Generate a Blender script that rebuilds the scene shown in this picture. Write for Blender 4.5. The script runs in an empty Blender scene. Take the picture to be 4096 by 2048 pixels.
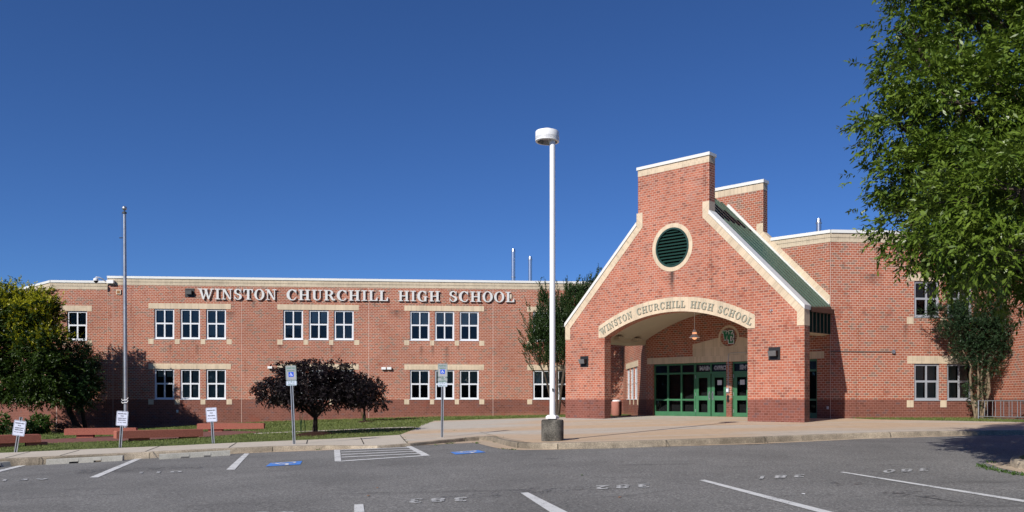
import bpy, bmesh, math, random
import numpy as np
from mathutils import Vector, Matrix
from mathutils.geometry import tessellate_polygon
R = math.radians
random.seed(7); rng = np.random.default_rng(7)
SC = bpy.context.scene
COL = SC.collection
# ------------------------------------------------------------------ camera, sky, sun, exposure
FOC, CX, HY = 3290.0, 2340.0, 1600.0           # focal length, principal column, eye level row (photo pixels)
cam = bpy.data.cameras.new('camera'); camo = bpy.data.objects.new('camera', cam); COL.objects.link(camo)
camo.location = (0, 0, 0); camo.rotation_euler = (R(90), 0, 0)
cam.sensor_width = 36; cam.lens = FOC/4096*36
cam.shift_x = (2048-CX)/4096; cam.shift_y = (HY-1024)/4096
cam.clip_start = 0.1; cam.clip_end = 3000
SC.camera = camo
SUN_EL, SUN_DX, SUN_DY = 34.0, 0.56, 0.828      # elevation; horizontal direction the light travels
n_ = math.hypot(SUN_DX, SUN_DY); SUN_DX /= n_; SUN_DY /= n_
W = bpy.data.worlds.new('World'); SC.world = W; W.use_nodes = True
nt = W.node_tree; nt.nodes.clear()
sky = nt.nodes.new('ShaderNodeTexSky'); sky.sky_type = 'NISHITA'; sky.sun_disc = False
sky.sun_elevation = R(SUN_EL); sky.sun_rotation = math.atan2(-SUN_DX, -SUN_DY)
sky.altitude = 2500; sky.air_density = 1.0; sky.dust_density = 0.0; sky.ozone_density = 4.0
bg = nt.nodes.new('ShaderNodeBackground'); bg.inputs[1].default_value = 0.060
wo = nt.nodes.new('ShaderNodeOutputWorld')
tint = nt.nodes.new('ShaderNodeMix'); tint.data_type = 'RGBA'; tint.blend_type = 'MULTIPLY'; tint.inputs[0].default_value = 1.0
tint.inputs[7].default_value = (0.66, 1.00, 1.50, 1)
nt.links.new(sky.outputs[0], tint.inputs[6]); nt.links.new(tint.outputs[2], bg.inputs[0]); nt.links.new(bg.outputs[0], wo.inputs[0])
sl = bpy.data.lights.new('sun', 'SUN'); sl.energy = 5.0; sl.angle = R(0.53); sl.color = (1, 0.95, 0.87)
so = bpy.data.objects.new('sun', sl); COL.objects.link(so)
ce = math.cos(R(SUN_EL))
so.rotation_euler = Vector((SUN_DX*ce, SUN_DY*ce, -math.sin(R(SUN_EL)))).to_track_quat('-Z', 'Y').to_euler()
so.location = (-20, -30, 30)
SC.view_settings.view_transform = 'Standard'; SC.view_settings.look = 'None'
SC.view_settings.exposure = 0.12; SC.view_settings.gamma = 1.0
SC.cycles.max_bounces = 6; SC.cycles.transparent_max_bounces = 12

# ------------------------------------------------------------------ materials
def new_mat(name):
    m = bpy.data.materials.new(name); m.use_nodes = True
    t = m.node_tree; b = t.nodes['Principled BSDF']
    return m, t, b
def nd(t, kind, **kw):
    n = t.nodes.new(kind)
    for k, v in kw.items(): setattr(n, k, v)
    return n
def ramp(t, stops):
    r = t.nodes.new('ShaderNodeValToRGB'); e = r.color_ramp.elements
    while len(e) < len(stops): e.new(0.5)
    for i, (p, c) in enumerate(stops):
        e[i].position = p; e[i].color = (c[0], c[1], c[2], 1) if hasattr(c, '__len__') else (c, c, c, 1)
    return r
def noise(t, scale, detail=4, vec=None, rough=0.6):
    n = t.nodes.new('ShaderNodeTexNoise'); n.inputs['Scale'].default_value = scale
    n.inputs['Detail'].default_value = detail; n.inputs['Roughness'].default_value = rough
    if vec is not None: t.links.new(vec, n.inputs['Vector'])
    return n
def pos(t):
    return t.nodes.new('ShaderNodeNewGeometry').outputs['Position']
def mixc(t, fac, a, b, mode='MIX'):
    m = t.nodes.new('ShaderNodeMix'); m.data_type = 'RGBA'; m.blend_type = mode
    if hasattr(fac, 'links'): t.links.new(fac, m.inputs[0])
    else: m.inputs[0].default_value = fac
    for s, v in ((6, a), (7, b)):
        if hasattr(v, 'links'): t.links.new(v, m.inputs[s])
        else: m.inputs[s].default_value = (v[0], v[1], v[2], 1)
    return m.outputs[2]
def math_(t, op, a, b=0.0, clamp=False):
    m = t.nodes.new('ShaderNodeMath'); m.operation = op; m.use_clamp = clamp
    for s, v in ((0, a), (1, b)):
        if hasattr(v, 'links'): t.links.new(v, m.inputs[s])
        else: m.inputs[s].default_value = v
    return m.outputs[0]
def plain(name, c, rough=0.6, metal=0.0, var=0.12, scale=6.0, spec=0.5, bump=0.0, bscale=40.0):
    m, t, b = new_mat(name)
    P = pos(t)
    n = noise(t, scale, 5, P)
    r = ramp(t, [(0.3, [x*(1-var) for x in c]), (0.7, [min(1, x*(1+var)) for x in c])])
    t.links.new(n.outputs[0], r.inputs[0]); t.links.new(r.outputs[0], b.inputs['Base Color'])
    b.inputs['Roughness'].default_value = rough; b.inputs['Metallic'].default_value = metal
    b.inputs['Specular IOR Level'].default_value = spec
    if bump:
        n2 = noise(t, bscale, 3, P); bp = nd(t, 'ShaderNodeBump'); bp.inputs['Strength'].default_value = bump
        bp.inputs['Distance'].default_value = 0.02
        t.links.new(n2.outputs[0], bp.inputs['Height']); t.links.new(bp.outputs[0], b.inputs['Normal'])
    return m
def uvout(t):
    u = t.nodes.new('ShaderNodeUVMap'); u.uv_map = 'UVMap'; return u.outputs[0]
def bricktex(t, uv, w, h, mort, smooth=0.1, off=0.5):
    k = t.nodes.new('ShaderNodeTexBrick'); k.offset = off; k.squash = 1.0
    k.inputs['Scale'].default_value = 1.0; k.inputs['Brick Width'].default_value = w; k.inputs['Row Height'].default_value = h
    k.inputs['Mortar Size'].default_value = mort; k.inputs['Mortar Smooth'].default_value = smooth
    k.inputs['Color1'].default_value = (0, 0, 0, 1); k.inputs['Color2'].default_value = (1, 1, 1, 1)
    k.inputs['Mortar'].default_value = (0.5, 0.5, 0.5, 1)
    t.links.new(uv, k.inputs['Vector']); return k
def brick_mat(name, pal, mortar, dark, dmortar, warm=1.0):
    m, t, b = new_mat(name); uv = uvout(t)
    k = bricktex(t, uv, 0.2032, 0.1016, 0.0072)
    lo = ramp(t, pal); t.links.new(k.outputs[0], lo.inputs[0])
    c_top = mixc(t, k.outputs[1], lo.outputs[0], mortar)
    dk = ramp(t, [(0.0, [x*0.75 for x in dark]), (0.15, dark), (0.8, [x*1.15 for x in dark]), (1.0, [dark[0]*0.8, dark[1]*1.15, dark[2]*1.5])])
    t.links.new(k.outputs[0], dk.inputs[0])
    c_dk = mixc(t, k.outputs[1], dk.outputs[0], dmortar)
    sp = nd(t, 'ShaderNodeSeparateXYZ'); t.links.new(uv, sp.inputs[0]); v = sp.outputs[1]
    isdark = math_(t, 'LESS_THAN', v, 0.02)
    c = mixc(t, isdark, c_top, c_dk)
    P = pos(t)
    # soil splashed on the lowest courses
    ns = noise(t, 2.2, 4, P)
    g = nd(t, 'ShaderNodeMapRange'); g.inputs['From Min'].default_value = -0.62; g.inputs['From Max'].default_value = -0.95
    a = math_(t, 'ADD', v, math_(t, 'MULTIPLY', math_(t, 'SUBTRACT', ns.outputs[0], 0.5), 0.35)); 
    px_ = nd(t, 'ShaderNodeSeparateXYZ'); t.links.new(P, px_.inputs[0])           # the ground falls away to the left
    sh = nd(t, 'ShaderNodeMapRange'); sh.inputs['From Min'].default_value = -4; sh.inputs['From Max'].default_value = -26; sh.inputs['To Min'].default_value = 0.06; sh.inputs['To Max'].default_value = 0.82
    t.links.new(px_.outputs[0], sh.inputs['Value']); a = math_(t, 'ADD', a, sh.outputs[0]); t.links.new(a, g.inputs['Value'])
    c = mixc(t, math_(t, 'MULTIPLY', g.outputs[0], warm), c, (0.33, 0.165, 0.095))
    # weathering: broad patches and vertical streaks
    n1 = noise(t, 0.35, 5, P); r1 = ramp(t, [(0.32, 0.84), (0.62, 1.06)]); t.links.new(n1.outputs[0], r1.inputs[0])
    c = mixc(t, 1.0, c, r1.outputs[0], 'MULTIPLY')
    mp = nd(t, 'ShaderNodeMapping'); mp.inputs['Scale'].default_value = (2.4, 2.4, 0.28); t.links.new(P, mp.inputs[0])
    n2 = noise(t, 1.0, 4, mp.outputs[0]); r2 = ramp(t, [(0.27, 0.72), (0.40, 1.0)]); t.links.new(n2.outputs[0], r2.inputs[0])
    c = mixc(t, 1.0, c, r2.outputs[0], 'MULTIPLY')
    # rows of bricks cleaned at hand height
    n3 = noise(t, 1.3, 3, P)
    hb = nd(t, 'ShaderNodeMapRange'); hb.inputs['From Min'].default_value = 0.62; hb.inputs['From Max'].default_value = 0.70
    t.links.new(n3.outputs[0], hb.inputs['Value'])
    c = mixc(t, math_(t, 'MULTIPLY', hb.outputs[0], 0.45), c, (0.24, 0.06, 0.035))
    # soot: the outer side of the right pier, and a run below the round louvre
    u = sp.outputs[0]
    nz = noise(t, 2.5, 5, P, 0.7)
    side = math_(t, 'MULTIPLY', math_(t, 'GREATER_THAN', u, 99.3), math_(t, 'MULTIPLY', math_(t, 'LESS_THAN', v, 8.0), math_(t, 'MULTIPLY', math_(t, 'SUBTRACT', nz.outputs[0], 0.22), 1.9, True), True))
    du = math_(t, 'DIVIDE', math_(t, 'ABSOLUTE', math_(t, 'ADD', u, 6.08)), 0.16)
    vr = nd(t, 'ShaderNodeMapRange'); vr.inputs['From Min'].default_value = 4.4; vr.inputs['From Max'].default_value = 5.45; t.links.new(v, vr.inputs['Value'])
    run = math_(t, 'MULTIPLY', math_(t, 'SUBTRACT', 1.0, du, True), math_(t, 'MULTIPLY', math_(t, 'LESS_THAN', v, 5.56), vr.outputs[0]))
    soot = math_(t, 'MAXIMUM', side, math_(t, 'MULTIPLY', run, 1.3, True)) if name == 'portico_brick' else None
    if name == 'building_brick':
        for u0, v0, w_, ln in ((-11.45, 3.33, .14, .7), (-9.9, 3.33, .13, .8), (-5.05, 3.33, .2, .35), (-2.0, 3.33, .12, .7), (4.1, 3.33, .12, .8), (5.65, 3.33, .12, .4), (-6.6, 6.0, .14, .5), (-8.0, 5.3, .5, .5), (0.6, 6.0, .12, .4), (3.4, 3.3, .16, .8), (4.95, 3.3, .18, 1.4), (1.9, 5.5, .6, .6)):
            a1 = math_(t, 'SUBTRACT', 1.0, math_(t, 'DIVIDE', math_(t, 'ABSOLUTE', math_(t, 'SUBTRACT', u, u0)), w_), True)
            vv = nd(t, 'ShaderNodeMapRange'); vv.inputs['From Min'].default_value = v0-ln; vv.inputs['From Max'].default_value = v0; t.links.new(v, vv.inputs['Value'])
            a2 = math_(t, 'MULTIPLY', a1, math_(t, 'MULTIPLY', vv.outputs[0], math_(t, 'LESS_THAN', v, v0)))
            soot = a2 if soot is None else math_(t, 'MAXIMUM', soot, a2)
        soot = math_(t, 'MULTIPLY', soot, math_(t, 'MULTIPLY', nz.outputs[0], 1.5), True)
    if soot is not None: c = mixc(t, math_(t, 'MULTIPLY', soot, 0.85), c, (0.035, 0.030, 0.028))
    t.links.new(c, b.inputs['Base Color']); b.inputs['Roughness'].default_value = 0.85
    b.inputs['Specular IOR Level'].default_value = 0.25
    bp = nd(t, 'ShaderNodeBump'); bp.inputs['Strength'].default_value = 0.5; bp.inputs['Distance'].default_value = 0.006
    t.links.new(math_(t, 'SUBTRACT', 1.0, k.outputs[1]), bp.inputs['Height']); t.links.new(bp.outputs[0], b.inputs['Normal'])
    return m
MT = {}
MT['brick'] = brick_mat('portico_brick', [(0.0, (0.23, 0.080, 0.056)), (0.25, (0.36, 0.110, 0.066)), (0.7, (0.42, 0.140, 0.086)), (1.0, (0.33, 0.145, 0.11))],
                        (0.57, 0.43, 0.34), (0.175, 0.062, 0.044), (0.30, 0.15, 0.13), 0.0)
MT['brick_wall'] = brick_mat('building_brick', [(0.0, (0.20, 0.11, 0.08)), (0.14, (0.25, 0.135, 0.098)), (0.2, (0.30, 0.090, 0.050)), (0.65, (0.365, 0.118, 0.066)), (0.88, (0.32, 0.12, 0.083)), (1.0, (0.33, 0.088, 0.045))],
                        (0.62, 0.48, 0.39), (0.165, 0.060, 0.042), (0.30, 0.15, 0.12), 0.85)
def tan_mat(name, c, w=0.1016, h=0.42):
    m, t, b = new_mat(name); uv = uvout(t)
    k = bricktex(t, uv, w, h, 0.004, off=0.0)
    r = ramp(t, [(0.0, [x*0.88 for x in c]), (0.5, c), (1.0, [x*1.08 for x in c])]); t.links.new(k.outputs[0], r.inputs[0])
    cc = mixc(t, math_(t, 'MULTIPLY', k.outputs[1], 0.6), r.outputs[0], (0.78, 0.66, 0.50))
    n1 = noise(t, 0.8, 5, pos(t)); r1 = ramp(t, [(0.3, 0.85), (0.6, 1.03)]); t.links.new(n1.outputs[0], r1.inputs[0])
    cc = mixc(t, 1.0, cc, r1.outputs[0], 'MULTIPLY')
    t.links.new(cc, b.inputs['Base Color']); b.inputs['Roughness'].default_value = 0.85; b.inputs['Specular IOR Level'].default_value = 0.25
    return m
MT['tan'] = tan_mat('tan_brick', (0.58, 0.47, 0.34))
MT['tanband'] = tan_mat('tan_band_brick', (0.50, 0.42, 0.31), 0.1016, 0.21)
MT['white'] = plain('white_metal', (0.68, 0.68, 0.65), 0.45, 0, 0.04, 2)
MT['whitepaint'] = plain('white_paint', (0.80, 0.80, 0.80), 0.35, 0, 0.03, 3)
MT['winframe'] = plain('window_frame_white', (0.68, 0.70, 0.74), 0.4, 0, 0.03, 4)
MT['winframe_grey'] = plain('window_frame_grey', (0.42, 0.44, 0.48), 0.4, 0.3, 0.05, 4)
MT['green'] = plain('green_door_paint', (0.042, 0.150, 0.072), 0.4, 0, 0.10, 3)
MT['dkgreen'] = plain('dark_green_metal', (0.012, 0.045, 0.036), 0.45, 0, 0.12, 4)
MT['roofgreen'] = plain('green_roof_metal', (0.040, 0.085, 0.060), 0.42, 0.1, 0.12, 3)
MT['black'] = plain('black_void', (0.004, 0.004, 0.005), 0.9, 0, 0.0)
MT['blackmetal'] = plain('black_metal', (0.012, 0.012, 0.013), 0.5)
MT['navy'] = plain('navy_film', (0.006, 0.009, 0.025), 0.3)
MT['ceiling'] = plain('cream_stucco', (0.52, 0.45, 0.34), 0.9, 0, 0.05, 0.8)
MT['galv'] = plain('galvanised_steel', (0.50, 0.52, 0.55), 0.38, 0.85, 0.12, 8)
MT['galvdark'] = plain('steel_channel_back', (0.06, 0.065, 0.07), 0.6, 0.3, 0.3, 30)
MT['stainless'] = plain('stainless_steel', (0.62, 0.63, 0.66), 0.28, 0.95, 0.08, 8)
MT['alu'] = plain('aluminium_pole', (0.42, 0.43, 0.45), 0.42, 0.8, 0.15, 5)
MT['beige'] = plain('beige_box', (0.62, 0.52, 0.40), 0.6)
MT['lensgrey'] = plain('lamp_lens', (0.13, 0.13, 0.135), 0.3)
MT['redconc'] = plain('red_concrete', (0.36, 0.125, 0.090), 0.9, 0, 0.22, 25, 0.2, 0.5, 60)
MT['paver'] = plain('brick_paving', (0.17, 0.062, 0.048), 0.9, 0, 0.3, 5)
MT['mulch'] = plain('mulch', (0.045, 0.022, 0.016), 1, 0, 0.5, 25, 0.1, 1.0, 50)
MT['signwhite'] = plain('sign_sheeting', (0.62, 0.66, 0.80), 0.35, 0, 0.04, 3)
MT['signgrey'] = plain('aged_sign_sheeting', (0.36, 0.36, 0.38), 0.4, 0, 0.10, 6)
MT['signgreen'] = plain('sign_green', (0.01, 0.19, 0.12), 0.4)
MT['signblue'] = plain('sign_blue', (0.01, 0.09, 0.62), 0.4)
MT['signblack'] = plain('sign_black', (0.012, 0.012, 0.02), 0.4)
MT['letter'] = plain('letter_face', (0.62, 0.62, 0.61), 0.4, 0, 0.03)
MT['letterdull'] = plain('arch_letter_face', (0.28, 0.28, 0.22), 0.45, 0, 0.05)
MT['bark'] = plain('bark', (0.085, 0.065, 0.050), 0.95, 0, 0.4, 12, 0.2, 0.8, 30)
MT['darkbark'] = plain('dark_bark', (0.030, 0.022, 0.018), 0.95, 0, 0.4, 12, 0.2, 0.8, 30)
MT['tanbark'] = plain('smooth_tan_bark', (0.19, 0.145, 0.095), 0.8, 0, 0.35, 8, 0.2)
MT['glow'] = plain('lit_bulb', (0.9, 0.5, 0.3), 0.5)
_b = MT['glow'].node_tree.nodes['Principled BSDF']; _b.inputs['Emission Color'].default_value = (1, 0.42, 0.2, 1); _b.inputs['Emission Strength'].default_value = 0.9
MT['paper'] = plain('paper_notice', (0.55, 0.57, 0.6), 0.8)
MT['bin'] = plain('speckled_red_concrete', (0.42, 0.17, 0.13), 0.85, 0, 0.25, 60)
MT['litter'] = plain('white_litter', (0.85, 0.85, 0.85), 0.8)
MT['deadleaf'] = plain('dead_leaf', (0.28, 0.13, 0.05), 0.9)
# glass: dark, mirror-like over a see-through body
m, t, b = new_mat('window_glass')
t.nodes.remove(b)
tr = nd(t, 'ShaderNodeBsdfTransparent'); tr.inputs[0].default_value = (0.80, 0.86, 0.85, 1)
gl = nd(t, 'ShaderNodeBsdfGlossy'); gl.inputs['Roughness'].default_value = 0.02; gl.inputs[0].default_value = (0.55, 0.58, 0.62, 1)
fr = nd(t, 'ShaderNodeFresnel'); fr.inputs[0].default_value = 1.6
mx = nd(t, 'ShaderNodeMixShader'); t.links.new(fr.outputs[0], mx.inputs[0]); t.links.new(tr.outputs[0], mx.inputs[1]); t.links.new(gl.outputs[0], mx.inputs[2])
t.links.new(mx.outputs[0], t.nodes['Material Output'].inputs[0]); MT['glass'] = m
# blinds
def blind_mat(name, c):
    m, t, b = new_mat(name); uv = uvout(t)
    sp = nd(t, 'ShaderNodeSeparateXYZ'); t.links.new(uv, sp.inputs[0])
    f = math_(t, 'FRACT', math_(t, 'MULTIPLY', sp.outputs[1], 20.0))
    r = ramp(t, [(0.3, [x*0.25 for x in c]), (0.5, c)]); t.links.new(f, r.inputs[0])
    t.links.new(r.outputs[0], b.inputs['Base Color']); b.inputs['Roughness'].default_value = 0.7
    return m
MT['blind'] = blind_mat('window_blind', (0.34, 0.39, 0.35)); MT['blindlight'] = blind_mat('pale_window_blind', (0.80, 0.86, 0.80))
# concrete
def concrete(name, c, stain=(0.50, 0.36, 0.24), sf=0.5, joint=None, dirt=0.5, speck=0.15):
    m, t, b = new_mat(name); P = pos(t)
    mp = nd(t, 'ShaderNodeMapping'); mp.inputs['Scale'].default_value = (0.10, 0.30, 0.3); t.links.new(P, mp.inputs[0])
    n1 = noise(t, 1.0, 4, mp.outputs[0]); r1 = ramp(t, [(0.40, 0.0), (0.58, 1.0)]); t.links.new(n1.outputs[0], r1.inputs[0])
    cc = mixc(t, math_(t, 'MULTIPLY', r1.outputs[0], sf), c, stain)
    n2 = noise(t, 3.0, 6, P, 0.7); r2 = ramp(t, [(0.3, 1-dirt*0.4), (0.65, 1.05)]); t.links.new(n2.outputs[0], r2.inputs[0])
    cc = mixc(t, 1.0, cc, r2.outputs[0], 'MULTIPLY')
    n3 = noise(t, 45, 2, P); r3 = ramp(t, [(0.35, 1-speck), (0.65, 1+speck*0.4)]); t.links.new(n3.outputs[0], r3.inputs[0])
    cc = mixc(t, 1.0, cc, r3.outputs[0], 'MULTIPLY')
    t.links.new(cc, b.inputs['Base Color']); b.inputs['Roughness'].default_value = 0.9; b.inputs['Specular IOR Level'].default_value = 0.2
    bp = nd(t, 'ShaderNodeBump'); bp.inputs['Strength'].default_value = 0.3; bp.inputs['Distance'].default_value = 0.01
    t.links.new(n3.outputs[0], bp.inputs['Height']); t.links.new(bp.outputs[0], b.inputs['Normal'])
    return m
MT['plaza'] = concrete('plaza_concrete', (0.50, 0.46, 0.40), (0.54, 0.39, 0.26), 0.95, dirt=0.35)
MT['walk'] = concrete('sidewalk_concrete', (0.55, 0.49, 0.41), (0.52, 0.45, 0.35), 0.3, dirt=0.3)
MT['kerb'] = concrete('kerb_concrete', (0.50, 0.42, 0.32), (0.20, 0.17, 0.13), 0.85, dirt=1.1, speck=0.35)
MT['gutter'] = concrete('gutter_concrete', (0.48, 0.40, 0.31), (0.52, 0.37, 0.24), 0.6, dirt=0.6)
MT['pedestal'] = concrete('pedestal_concrete', (0.30, 0.275, 0.235), (0.16, 0.15, 0.13), 0.9, dirt=2.0, speck=0.5)
MT['stopconc'] = concrete('wheel_stop_concrete', (0.40, 0.39, 0.35), (0.34, 0.33, 0.30), 0.6, dirt=0.5, speck=0.2)
# asphalt
m, t, b = new_mat('asphalt'); P = pos(t)
n1 = noise(t, 26, 4, P, 0.9); r1 = ramp(t, [(0.36, (0.080, 0.078, 0.074)), (0.5, (0.165, 0.160, 0.152)), (0.70, (0.40, 0.39, 0.37))]); t.links.new(n1.outputs[0], r1.inputs[0])
n2 = noise(t, 0.5, 5, P); r2 = ramp(t, [(0.3, 0.80), (0.7, 1.14)]); t.links.new(n2.outputs[0], r2.inputs[0])
cc = mixc(t, 1.0, r1.outputs[0], r2.outputs[0], 'MULTIPLY')
mp = nd(t, 'ShaderNodeMapping'); mp.inputs['Scale'].default_value = (0.35, 1.3, 1); t.links.new(P, mp.inputs[0])
n3 = noise(t, 1.0, 5, mp.outputs[0]); r3 = ramp(t, [(0.26, 0.66), (0.37, 1.0)]); t.links.new(n3.outputs[0], r3.inputs[0])
cc = mixc(t, 1.0, cc, r3.outputs[0], 'MULTIPLY')
t.links.new(cc, b.inputs['Base Color']); b.inputs['Roughness'].default_value = 0.85; b.inputs['Specular IOR Level'].default_value = 0.3
bp = nd(t, 'ShaderNodeBump'); bp.inputs['Strength'].default_value = 0.6; bp.inputs['Distance'].default_value = 0.01
t.links.new(n1.outputs[0], bp.inputs['Height']); t.links.new(bp.outputs[0], b.inputs['Normal']); MT['asphalt'] = m
# worn road paint: flecks of asphalt show through
def paint(name, c, wear=0.45):
    m, t, b = new_mat(name); P = pos(t)
    n1 = noise(t, 50, 3, P, 0.8); n2 = noise(t, 3, 4, P)
    s = math_(t, 'ADD', math_(t, 'MULTIPLY', n1.outputs[0], 0.7), math_(t, 'MULTIPLY', n2.outputs[0], 0.5))
    r = ramp(t, [(wear, (0.14, 0.14, 0.142)), (wear+0.10, c)]); t.links.new(s, r.inputs[0])
    t.links.new(r.outputs[0], b.inputs['Base Color']); b.inputs['Roughness'].default_value = 0.8
    return m
MT['paint'] = paint('white_road_paint', (0.60, 0.60, 0.59), 0.46); MT['paintworn'] = paint('worn_white_road_paint', (0.50, 0.50, 0.49), 0.535)
MT['paintblue'] = paint('blue_road_paint', (0.07, 0.22, 0.62), 0.30); MT['paintwhite'] = paint('symbol_white_paint', (0.62, 0.64, 0.68), 0.36)
# grass
def grass_mat(name, c1, c2, sc=9):
    m, t, b = new_mat(name); P = pos(t)
    n1 = noise(t, sc, 6, P, 0.75); r1 = ramp(t, [(0.33, c1), (0.66, c2)]); t.links.new(n1.outputs[0], r1.inputs[0])
    t.links.new(r1.outputs[0], b.inputs['Base Color']); b.inputs['Roughness'].default_value = 0.9; b.inputs['Specular IOR Level'].default_value = 0.2
    return m
MT['soil'] = grass_mat('lawn_soil', (0.07, 0.09, 0.025), (0.13, 0.15, 0.045))
def leaf_mat(name, c, c2, trans=0.35, rough=0.45, sc=1.5):
    m, t, b = new_mat(name); P = pos(t)
    n1 = noise(t, sc, 3, P); n2 = noise(t, 14, 2, P)
    s = math_(t, 'ADD', math_(t, 'MULTIPLY', n1.outputs[0], 0.55), math_(t, 'MULTIPLY', n2.outputs[0], 0.45))
    r1 = ramp(t, [(0.38, c), (0.62, c2)]); t.links.new(s, r1.inputs[0])
    t.links.new(r1.outputs[0], b.inputs['Base Color']); b.inputs['Roughness'].default_value = rough; b.inputs['Specular IOR Level'].default_value = 0.35
    ts = nd(t, 'ShaderNodeBsdfTranslucent'); t.links.new(r1.outputs[0], ts.inputs[0])
    mx = nd(t, 'ShaderNodeMixShader'); mx.inputs[0].default_value = trans
    t.links.new(b.outputs[0], mx.inputs[1]); t.links.new(ts.outputs[0], mx.inputs[2])
    t.links.new(mx.outputs[0], t.nodes['Material Output'].inputs[0]); return m
MT['blade'] = leaf_mat('grass_blades', (0.10, 0.15, 0.03), (0.22, 0.25, 0.08), 0.3, 0.6)
MT['leaf'] = leaf_mat('green_leaves', (0.055, 0.105, 0.010), (0.155, 0.220, 0.028), 0.22, 0.38)
MT['goldleaf'] = leaf_mat('shade_darkened_golden_leaves', (0.022, 0.048, 0.008), (0.050, 0.085, 0.010), 0.25)  # dark green: self-shading of the lower crown is put into this colour
MT['flower'] = leaf_mat('yellow_panicles', (0.28, 0.30, 0.015), (0.46, 0.43, 0.02), 0.35)
MT['darkleaf'] = leaf_mat('dark_green_leaves', (0.012, 0.035, 0.010), (0.028, 0.065, 0.016), 0.2)
MT['myrtle'] = leaf_mat('myrtle_leaves', (0.020, 0.048, 0.012), (0.048, 0.085, 0.024), 0.2)
MT['myrtle2'] = leaf_mat('shade_toned_myrtle_leaves', (0.018, 0.048, 0.020), (0.045, 0.085, 0.035), 0.2)  # bluer copy of the myrtle leaves, with shade painted into the colour
MT['purple'] = leaf_mat('purple_maple_leaves', (0.007, 0.0042, 0.0055), (0.014, 0.0070, 0.009), 0.12, 0.6)
MT['bush'] = leaf_mat('bush_leaves', (0.04, 0.09, 0.014), (0.08, 0.15, 0.025), 0.25)
MT['blue'] = plain('emblem_navy', (0.01, 0.015, 0.05), 0.4)
MT['logogreen'] = plain('emblem_green', (0.012, 0.16, 0.07), 0.4)
MT['logowhite'] = plain('emblem_white', (0.75, 0.77, 0.78), 0.4)

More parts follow.
